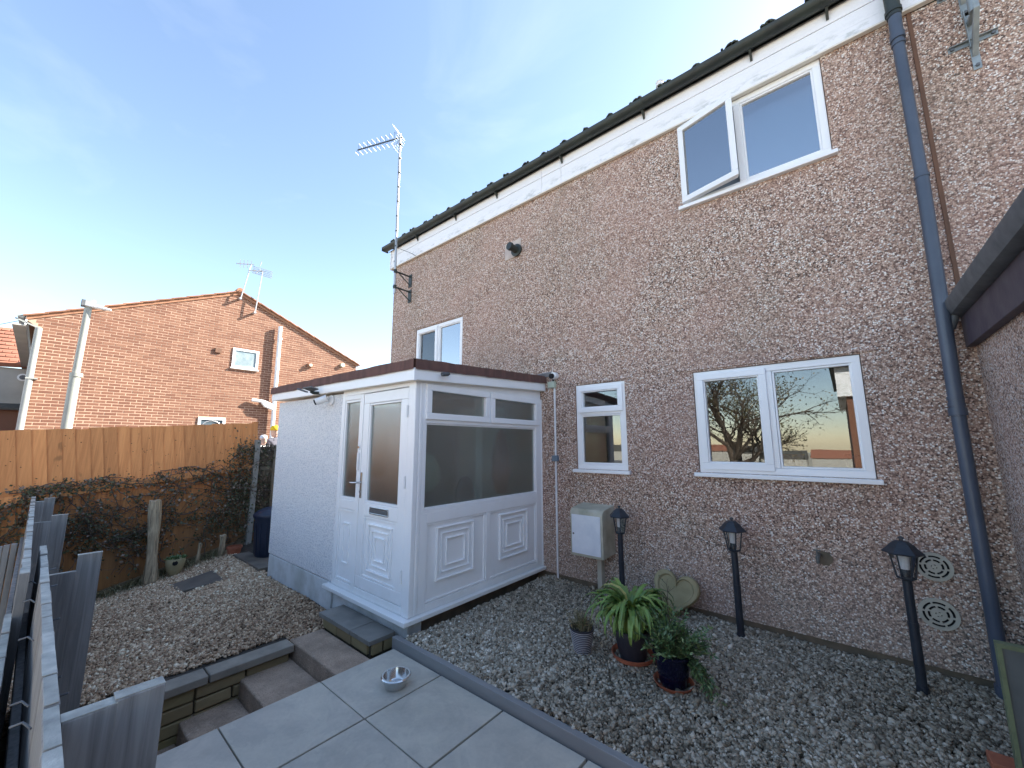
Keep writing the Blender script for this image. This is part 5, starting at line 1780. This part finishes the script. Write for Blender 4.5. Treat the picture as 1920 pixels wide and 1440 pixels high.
# ================================================================= people beyond the fence
def skin_body(name, mat, verts, edges, radii, parent, O):
    me = bpy.data.meshes.new(name)
    me.from_pydata([tuple(Vector(v)) for v in verts], edges, [])
    o = bpy.data.objects.new(name, me)
    COL.objects.link(o); o.parent = parent
    me.materials.append(mat)
    sk = o.modifiers.new('skin', 'SKIN')
    if not me.skin_vertices: me.skin_vertices.new()
    for v, r_ in zip(me.skin_vertices[0].data, radii):
        v.radius = r_
    me.skin_vertices[0].data[0].use_root = True
    sb = o.modifiers.new('subd', 'SUBSURF'); sb.levels = 2; sb.render_levels = 2
    sk.use_smooth_shade = True
    return o
def person(loc, H, rot, label, top, bottom, hat=None, lean=0.0, cap_mat=None):
    t = thing('person', label, 'person', loc)
    t.rotation_euler = (0, 0, rot)
    k = H / 1.75
    V = [(0, 0, .95), (lean * .3, 0, 1.15), (lean * .7, 0, 1.36), (lean, 0, 1.48),
         (lean * .75 - .17, 0, 1.40), (-.27, .02, 1.12), (-.22, .16, .95),
         (lean * .75 + .17, 0, 1.40), (.27, .02, 1.12), (.22, .16, .95),
         (-.09, 0, .88), (-.10, .02, .48), (-.10, 0, .07), (-.10, .12, .04),
         (.09, 0, .88), (.10, .02, .48), (.10, 0, .07), (.10, .12, .04)]
    E = [(0, 1), (1, 2), (2, 3), (2, 4), (4, 5), (5, 6), (2, 7), (7, 8), (8, 9), (0, 10), (10, 11), (11, 12), (12, 13), (0, 14), (14, 15), (15, 16), (16, 17)]
    r_ = [(.15, .11), (.145, .10), (.16, .105), (.06, .06), (.075, .07), (.05, .05), (.038, .035), (.075, .07), (.05, .05), (.038, .035),
          (.10, .10), (.062, .065), (.045, .05), (.04, .035), (.10, .10), (.062, .065), (.045, .05), (.04, .035)]
    V = [(a * k, b * k, c_ * k) for a, b, c_ in V]
    skin_body('body', top, V, E, [(a * k, b * k) for a, b in r_], t, loc)
    # head
    mb = MB()
    hx_, hz = lean * 1.12 * k, 1.62 * k
    rows = [(-.13, .035), (-.105, .055), (-.06, .072), (-.01, .080), (.04, .082), (.085, .070), (.115, .040), (.125, .005)]
    n = 16; vs, fs = [], []
    for (dz, rr) in rows:
        for q in range(n):
            a = 2 * math.pi * q / n
            bx, by = math.cos(a) * rr * .92, math.sin(a) * rr * 1.12
            if by > 0 and abs(bx) < .02 and -.06 < dz < .02: by += .018      # nose
            if abs(by) < .02 and -.03 < dz < .05: bx *= 1.12               # ears
            vs.append((hx_ + bx * k, by * k, hz + dz * k))
    for i in range(len(rows) - 1):
        for q in range(n):
            a, b = i * n + q, i * n + (q + 1) % n
            fs.append((a, b, b + n, a + n))
    fs.append(tuple(reversed(range(n)))); fs.append(tuple((len(rows) - 1) * n + q for q in range(n)))
    mb.add(vs, fs)
    me = bpy.data.meshes.new('head'); me.from_pydata(mb.v, [], mb.f); me.materials.append(M['skin'])
    me.polygons.foreach_set('use_smooth', [True] * len(me.polygons))
    o = bpy.data.objects.new('head', me); COL.objects.link(o); o.parent = t
    # eyes and mouth
    mb = MB()
    for s1 in (-1, 1):
        mb.lathe([(.012 * k, -.004), (.012 * k, .004)], (hx_ + s1 * .03 * k, .082 * k, hz + .01 * k), 8, True, True)
    mb.box(hx_ - .022 * k, hx_ + .022 * k, .070 * k, .080 * k, hz - .068 * k, hz - .060 * k)
    me = bpy.data.meshes.new('face'); me.from_pydata(mb.v, [], mb.f); me.materials.append(M['void'])
    o = bpy.data.objects.new('face', me); COL.objects.link(o); o.parent = t
    if hat:
        mb = MB().lathe([(.090 * k, .03 * k), (.094 * k, .06 * k), (.088 * k, .10 * k), (.06 * k, .14 * k), (.02 * k, .155 * k), (.001, .157 * k)], (hx_, 0, hz), 18, True, False, 1, 1.15)
        me = bpy.data.meshes.new('hat'); me.from_pydata(mb.v, [], mb.f); me.materials.append(hat)
        me.polygons.foreach_set('use_smooth', [True] * len(me.polygons))
        o = bpy.data.objects.new('hat', me); COL.objects.link(o); o.parent = t
    else:
        mb = MB().lathe([(.084 * k, .03 * k), (.087 * k, .06 * k), (.078 * k, .10 * k), (.05 * k, .125 * k), (.001, .13 * k)], (hx_, -.006, hz), 16, True, False, .95, 1.1)
        me = bpy.data.meshes.new('hair'); me.from_pydata(mb.v, [], mb.f); me.materials.append(cap_mat or M['vent'])
        me.polygons.foreach_set('use_smooth', [True] * len(me.polygons))
        o = bpy.data.objects.new('hair', me); COL.objects.link(o); o.parent = t
    return t
person((-10.4, -.15, .10), 1.76, R(-75), 'person in a yellow knitted hat and dark grey coat beyond the old fence', M['greycoat'], M['greycoat'], hat=M['yellow'], lean=.12)
person((-10.2, -.555, .10), 1.55, R(-75), 'shorter person with pale hair and white top beyond the old fence', M['whitetop'], M['greycoat'], cap_mat=M['whitetop'])

# ================================================================= brick gable house
GX = -14.3
bh = thing('brick_house', 'orange brick gable end house beyond the orange fence', 'house', (GX - 3, -.3, .1))
yl, yr, yp = -4.11, 3.74, -.30
zl, zr, zp = 4.42, 4.52, 6.22
def groof(y):
    return zl + (zp - zl) * (y - yl) / (yp - yl) if y < yp else zr + (zp - zr) * (yr - y) / (yr - yp)
gw = [(-.31, .40, 3.80, 4.42), (-.97, -.31, 1.72, 2.225)]
m = MB()
poly = [(yl, .1), (yr, .1), (yr, zr), (yp, zp), (yl - .25, zl - .02), (yl - .25, 4.30), (yl, 4.10)]
m.prism(poly, lambda a, b: (GX, a, b), lambda a, b: (GX - .25, a, b))
m.build('gable_wall', M['mortar'], bh)
m = MB().box(GX - 9, GX - .25, yl, yr, .1, 4.3)
m.build('wall', M['brick'], bh)
# bricks
BW, BH, BD = .211, .060, .006
slots = []; sloped = []
row = 0; z = 1.28
while z < zp:
    zc = z + BH / 2
    y = yl + (0 if row % 2 else -.1125)
    ext_l = 0
    if z > 4.12: ext_l = min(.23, (z - 4.12) * .9)
    y0lim = yl - ext_l
    yy = y - (.225 * 2 if ext_l else 0)
    while yy < yr:
        a, b = max(yy, y0lim), min(yy + BW, yr)
        top = z + BH
        if b - a > .05 and top >= min(groof(a + .02), groof(b - .02)) - .01:
            ta, tb = min(top, groof(a) - .02), min(top, groof(b) - .02)
            if ta > z + .004 or tb > z + .004:
                sloped.append((a, b, z, max(ta, z + .001), max(tb, z + .001)))
        elif b - a > .05:
            if not any(a < h[1] + .0 and b > h[0] - .0 and top > h[2] and z < h[3] for h in gw):
                slots.append((a, b, z))
            else:
                for h in gw:
                    if a < h[1] and b > h[0] and top > h[2] and z < h[3]:
                        if a < h[0] - .03: slots.append((a, h[0] - .004, z))
                        if b > h[1] + .03: slots.append((h[1] + .004, b, z))
        yy += .225
    z += .075; row += 1
def camd(s_):
    return (GX ** 2 + ((s_[0] + s_[1]) / 2 - CAMP.y) ** 2 + (s_[2] - CAMP.z) ** 2)
vis = [s_ for s_ in slots if s_[2] > 1.75 and not (s_[0] > 1.3 and s_[2] < 3.3)]
vis.sort(key=camd)
chosen = set(vis[:300])
full = unit_mesh('brick', BD, BW, BH, M['brick'], .0, .003)
half = {}
for s_ in chosen:
    L = round(s_[1] - s_[0], 3)
    if abs(L - BW) < .002: me = full
    else:
        if L not in half: half[L] = unit_mesh('brick', BD, L, BH, M['brick'], 0, .003)
        me = half[L]
    piece('brick', me, bh, (GX + BD / 2 - .003 + rnd.uniform(-.002, .002), (s_[0] + s_[1]) / 2, s_[2] + BH / 2))
mb = MB(); tn = []
for s_ in slots:
    if s_ in chosen: continue
    j = rnd.uniform(-.002, .002)
    mb.box(GX - .003, GX + BD - .003 + j, s_[0], s_[1], s_[2], s_[2] + BH)
    tn += [rnd.random()] * 8
for (a, b, z, ta, tb) in sloped:
    x0_, x1_ = GX - .003, GX + BD - .003
    mb.hexa([(x0_, a, z), (x1_, a, z), (x1_, b, z), (x0_, b, z), (x0_, a, ta), (x1_, a, ta), (x1_, b, tb), (x0_, b, tb)])
    tn += [rnd.random()] * 8
o = mb.build('brickwork', M['brick_s'], bh, tone=tn); o['kind'] = 'stuff'
# corbel shadow courses / verge tiles
def verge(y0, z0, y1, z1, n):
    ln = math.hypot(y1 - y0, z1 - z0)
    a = math.atan2(z1 - z0, y1 - y0)
    me = unit_mesh('verge_tile', .30, ln / n + .05, .035, M['tileorange'], .0, .004)
    for i in range(n):
        t = (i + .5) / n
        lift = .035
        # each tile rides on the lower one
        tilt = .045 if a > 0 else -.045
        piece('verge_tile', me, bh, (GX - .06, y0 + (y1 - y0) * t, z0 + (z1 - z0) * t + lift), rot=(a - tilt, 0, 0))
verge(yl - .30, zl - .06, yp, zp, 13)
verge(yr + .10, zr - .04, yp, zp, 14)
mb = MB()
for (ya, za, yb_, zb_) in ((yl - .27, zl - .06, yp, zp - .03), (yr + .05, zr - .05, yp, zp - .03)):
    mb.hexa([(GX + .001, ya, za - .045), (GX + .035, ya, za - .045), (GX + .035, yb_, zb_ - .045), (GX + .001, yb_, zb_ - .045),
             (GX + .001, ya, za + .035), (GX + .035, ya, za + .035), (GX + .035, yb_, zb_ + .035), (GX + .001, yb_, zb_ + .035)])
mb.build('verge_mortar', M['tileorange'], bh)
m = MB()
m.add([(GX + .05, yl - .35, zl - .05), (GX - 9, yl - .35, zl - .05), (GX - 9, yp, zp + .03), (GX + .05, yp, zp + .03), (GX - 9, yr + .15, zr - .03), (GX + .05, yr + .15, zr - .03)], [(0, 1, 2, 3), (3, 2, 4, 5)])
m.build('roof', M['tileorange'], bh)
MB().tube([(GX + .06, yp, zp + .05), (GX - 9, yp, zp + .05)], .10, 10).build('ridge', M['tileorange'], bh, smooth=True)
# eaves on the left: soffit, fascia, gutter
MB().box(GX - 9, GX + .0, yl - .46, yl - .26, 4.16, 4.19).build('soffit', M['cloudrender'], bh)
MB().box(GX - 9, GX + .02, yl - .28, yl - .252, 4.19, 4.42).build('fascia', M['upvc'], bh)
mb = MB()
prof = [(math.cos(math.pi + math.pi * k / 8) * .06, math.sin(math.pi + math.pi * k / 8) * .06) for k in range(9)]
mb.prism(prof, lambda a, b: (GX + .06, yl - .35 + a, 4.40 + b), lambda a, b: (GX - 9, yl - .35 + a, 4.40 + b))
mb.build('gutter', M['greypipe'], bh)
mb = MB().hexa([(GX - .01, yl - .43, 4.30), (GX + .02, yl - .43, 4.30), (GX + .02, yl - .02, 4.12), (GX - .01, yl - .02, 4.12),
                (GX - .01, yl - .43, 4.335), (GX + .02, yl - .43, 4.335), (GX + .02, yl - .02, 4.155), (GX - .01, yl - .02, 4.155)])
mb.build('eave_trim', M['greypipe'], bh)
mb = MB()
mb.add([(GX - 6.5, yl - .02, .1), (GX - .26, yl - .02, .1), (GX - .26, yl - .02, 4.16), (GX - 6.5, yl - .02, 4.16)], [(0, 1, 2, 3)])
mb.build('front_wall', M['cloudrender'], bh)
MB().tube([(GX + .08, yl - .06, 4.14), (GX + .08, yl - .06, .1)], .060, 12).build('downpipe', M['greypipe'], bh, smooth=True)
MB().box(GX + .0, GX + .15, yl - .12, yl + .06, 2.93, 2.96).build('pipe_clip', M['greypipe'], bh)
# white soil stack and branch
MB().tube([(GX + .12, .915, 5.36), (GX + .12, .97, .1)], .060, 14).build('soil_stack', M['white'], bh, smooth=True)
for z in (4.9, 3.9, 2.9):
    MB().tube([(GX + .12, .93, z), (GX + .12, .93, z + .08)], .070, 14).build('stack_collar', M['white'], bh, smooth=True)
MB().tube([(GX + .10, .30, 2.83), (GX + .12, .62, 2.80), (GX + .12, .93, 2.68)], .052, 10).build('waste_pipe', M['white'], bh, smooth=True)
MB().tube([(GX + .16, .55, 2.80), (GX + .16, .66, 2.66), (GX + .14, .93, 2.56)], .040, 10).build('waste_pipe', M['white'], bh, smooth=True)
# windows on the gable
TG = TX(GX)
for h, lab in zip(gw, ('up', 'low')):
    mb = MB().ring(TG, h[0], h[1], h[2], h[3], .065, -.02, .03)
    f_ = mb.build('window', M['upvc'], bh)
    MB().tbox(TG, h[0] + .06, h[1] - .06, h[2] + .06, h[3] - .06, -.004, .004).build('pane', vary('gable_pane_' + lab, (.20, .27, .30) if lab == 'up' else (.07, .10, .12), (.30, .36, .38) if lab == 'up' else (.10, .13, .15), 6, .15, 0), f_)
    MB().tbox(TG, h[0] - .03, h[1] + .03, h[2] - .03, h[2] - .002, -.01, .06).build('sill', M['upvc'], f_)
# arched thing in lower window
mb = MB()
for k in range(10):
    a0, a1 = math.pi * k / 10, math.pi * (k + 1) / 10
    mb.tube([(GX + .012, -.64 + .24 * math.cos(a0), 1.93 + .20 * math.sin(a0)), (GX + .012, -.64 + .24 * math.cos(a1), 1.93 + .20 * math.sin(a1))], .012, 6, False)
mb.build('arch_trim', M['alu'], bh)
MB().box(GX + .014, GX + .05, -.76, -.60, 4.19, 4.33).build('air_brick', M['seam'], bh)
MB().tube([(GX, 2.0, 4.21), (GX + .13, 2.0, 4.21)], .055, 10).build('vent_hood', M['vent'], bh)
MB().box(GX, GX + .10, 1.93, 2.08, 4.15, 4.27).build('vent_cover', M['tileorange'], bh)
MB().tube([(GX, 3.17, 4.40), (GX + .10, 3.17, 4.40)], .075, 16).build('round_vent', M['boxgreen'], bh, smooth=True)
# roof aerials
def far_aerial(y, zb, h, lean, label, grid):
    t = thing('rooftop_aerial', label, 'aerial', (GX + .15, y, zb))
    x = GX + .15
    top = Vector((x, y + lean, zb + h))
    MB().tube([(x, y, zb), top], .018, 6).build('mast', M['alu'], t)
    e = top + Vector((.1, -.42, -.14))
    MB().tube([top + Vector((-.02, .08, -.10 + .14)), e], .014, 6).build('boom', M['steelgrey'], t)
    mb = MB()
    if grid:
        for k in range(5):
            mb.tube([top + Vector((-.10, -.26, .12 - k * .055)), top + Vector((.10, .26, .04 - k * .055))], .011, 5)
    else:
        for k in range(4):
            c = top + Vector((.1, -.42, -.14)) * (k / 4)
            mb.tube([c + Vector((-.05, .02, -.10)), c + Vector((.05, -.02, .12))], .009, 5)
        mb.tube([top + Vector((0, .25, .05)), top + Vector((0, .28, .22))], .015, 5)
        mb.tube([top + Vector((0, .16, -.22)), top + Vector((0, .25, -.10))], .015, 5)
    mb.build('element', M['alu'], t)
    MB().box(GX - .01, x + .03, y - .03, y + .03, zb + .02, zb + .07).build('bracket', M['alu'], t)
far_aerial(-.30, 5.95, 1.24, .19, 'left of the two thin aerials on the brick gable ridge', False)
far_aerial(.13, 5.60, 1.48, .10, 'right of the two thin aerials on the brick gable, lower mast foot', True)

# street lamp
sl_ = thing('street_lamp', 'pale street lamp column standing before the orange brick gable', 'street lamp', (-12.5, -3.5, .1))
MB().tube([(-12.5, -3.52, .1), (-12.5, -3.52, 2.9)], .085, 14).build('column', M['lamppost'], sl_, smooth=True)
MB().tube([(-12.5, -3.52, 2.9), (-12.5, -3.50, 4.46)], .060, 14).build('upper_column', M['lamppost'], sl_, smooth=True)
MB().tube([(-12.5, -3.51, 2.87), (-12.5, -3.51, 2.95)], .10, 14).build('collar', M['lamppost'], sl_, smooth=True)
mb = MB().hexa([(-12.58, -3.58, 4.44), (-12.42, -3.58, 4.44), (-12.30, -3.14, 4.40), (-12.42, -3.14, 4.40), (-12.58, -3.58, 4.55), (-12.42, -3.58, 4.55), (-12.32, -3.16, 4.44), (-12.42, -3.16, 4.44)])
mb.build('lamp_head', M['white'], sl_, bevel=.02)
MB().tube([(-12.5, -3.44, 4.53), (-12.5, -3.44, 4.60)], .035, 10).build('photocell', M['white'], sl_, smooth=True)
MB().box(-12.57, -12.40, -3.62, -3.55, 4.43, 4.57).build('lamp_spigot', M['steelgrey'], sl_, bevel=.01)

# far left house with red roof
fh = thing('distant_house', 'rendered house with red tiled roof at the far left edge', 'house', (-24, -7, .1))
m = MB().box(-30, -22, -9.5, -4.3, .1, 4.1)
m.build('wall', M['cloudrender'], fh)
m = MB()
m.add([(-21.8, -9.8, 3.95), (-21.8, -4.25, 4.28), (-24.5, -4.25, 6.0), (-24.5, -9.8, 5.7)], [(0, 1, 2, 3)])
m.add([(-21.8, -9.8, 3.95), (-21.8, -4.25, 4.28), (-21.9, -4.25, 4.14), (-21.9, -9.8, 3.8)], [(0, 1, 2, 3)])
m.build('roof', M['redroof'], fh)
mm_ = unit_mesh('roof_tile', .03, .20, .20, M['redroof'], 0, .01)
for j in range(9):
    for i in range(7):
        t = j / 9
        piece('roof_tile', mm_, fh, (-21.9 - 2.6 * t - .05, -5.6 + i * .21 + (.1 if j % 2 else 0), 4.30 + 1.65 * t + .06 - (.0)), rot=(0, R(-58), 0))
MB().tube([(-21.99, -4.49, 3.79), (-21.93, -4.49, 3.79)], .13, 18).build('flue_ring', M['white'], fh, smooth=True)
MB().tube([(-21.93, -4.49, 3.79), (-21.91, -4.49, 3.79)], .08, 18).build('flue_hole', M['steelgrey'], fh)
m = MB().box(-21.98, -21.7, -9.5, -4.3, .1, 2.62)
m.build('porch_brick', M['brick'], fh)
m = MB().hexa([(-21.98, -9.5, 2.63), (-21.5, -9.5, 2.5), (-21.5, -4.3, 2.62), (-21.98, -4.3, 2.80), (-21.98, -9.5, 2.70), (-21.5, -9.5, 2.57), (-21.5, -4.3, 2.69), (-21.98, -4.3, 2.87)])
m.build('porch_roof', M['rooftile'], fh)
tag(MB().tube([(-14.4, -4.50, 4.27), (-18, -6.0, 4.2), (-24, -9, 4.4)], .008, 5).build('overhead_wire', M['steelgrey']), 'thin overhead wire left of the brick gable eave', 'wire')

# ================================================================= behind the camera (seen in the windows)
def tree(name, x, y, zb, H, crown, label, seed, leafn):
    q = random.Random(seed)
    t = thing(name, label, 'tree', (x, y, zb))
    tr = MB(); it_ = []
    def branch(p, d, L, r_, depth):
        pts = [p]; n = 5
        for j in range(n):
            d = (d + Vector((q.gauss(0, .14), q.gauss(0, .14), q.gauss(.03, .08)))).normalized()
            pts.append(pts[-1] + d * L / n)
        tr.tube(pts, [r_ * (1 - .55 * j / n) for j in range(n + 1)], 6 if depth < 2 else 4, False)
        if depth < 5:
            for _ in range(4 if depth < 3 else 3 if depth < 4 else 2):
                k_ = q.randint(2, n)
                nd = (d + Vector((q.gauss(0, .7), q.gauss(0, .7), q.gauss(.1, .4)))).normalized()
                branch(pts[k_], nd, L * q.uniform(.55, .78), r_ * .5, depth + 1)
        if depth >= 4:
            for _ in range(leafn):
                c_ = pts[-1] + Vector((q.gauss(0, .15), q.gauss(0, .15), q.gauss(0, .15)))
                it_.append(small_leaf(c_, (q.gauss(0, 1), q.gauss(0, 1), q.gauss(0, 1)), .10, .03, q.random()))
    for a_ in range(3):
        branch(Vector((x + q.gauss(0, .15), y + q.gauss(0, .15), zb)), Vector((q.gauss(0, .35), q.gauss(0, .35), 1)).normalized(), H * .34, H * .02, 0)
    a = tr.build('trunk', M['bark'], t)
    leaf_cloud('crown', M['treeleaf'], t, it_, kind='stuff')
    return t
tree('bare_tree', -3.3, -14.5, -.9, 8.6, 2.5, 'sparse bare tree behind the photographer mirrored in the large window', 21, 2)
bk = thing('rear_house', 'brick house with white cladding behind the photographer mirrored in the window', 'house', (5, -18, -.9))
MB().box(.2, 9, -24, -15.5, -.9, 3.2).build('wall', M['brick'], bk)
MB().box(-.05, 9, -24, -15.35, 3.2, 4.3).build('cladding', M['fascia'], bk)
MB().prism([(-15.1, 4.3), (-24.2, 4.3), (-19.6, 6.3)], lambda a, b: (-.2, a, b), lambda a, b: (9.2, a, b)).build('roof', M['rooftile'], bk)
MB().tbox(lambda u, v, d: (u, -15.5 + d, v), 1.8, 3.2, .5, 1.8, 0, .04).build('window', M['glass'], bk)
hr = random.Random(5)
x = -120
k_ = 0
cols = ['pale', 'red roofed', 'dark roofed', 'cream', 'brick']
while x < 70:
    w = hr.uniform(9, 16); h_ = hr.uniform(3.5, 6.0); yy = -150 - hr.uniform(0, 30)
    o = thing('distant_terrace', 'distant %s terrace across the valley, %s, mirrored in the large window' % (cols[k_ % 5], ('leftmost group', 'middle group', 'rightmost group')[min(k_ // 5, 2)]), 'house', (x + w / 2, yy, -7), 'distant terraces mirrored in the window')
    MB().box(x, x + w - 1, yy - 8, yy, -7, -7 + h_).build('wall', M['cloudrender'], o)
    zt = -7 + h_
    MB().prism([(yy + .3, zt), (yy - 8.3, zt), (yy - 4, zt + 2.6)], lambda a, b: (x - .2, a, b), lambda a, b: (x + w - .8, a, b)).build('roof', M['redroof'] if k_ % 5 in (1, 4) else M['rooftile'], o)
    x += w; k_ += 1
gg = thing('brick_garages', 'low sunlit brick garage row behind the grey fence, mirrored in the porch door glass', 'garage', (-15, -11, .1))
MB().box(-24, -9.5, -15, -9.0, -.9, 2.5).build('wall', M['brick'], gg)
MB().box(-24.2, -9.3, -15.2, -8.8, 2.5, 2.62).build('roof', M['felt'], gg)
MB().tbox(lambda u, v, d: (u, -9.0 + d, v), -13.5, -11.2, .1, 2.1, 0, .05).build('garage_door', M['white'], gg)
print('objects', len(bpy.data.objects))
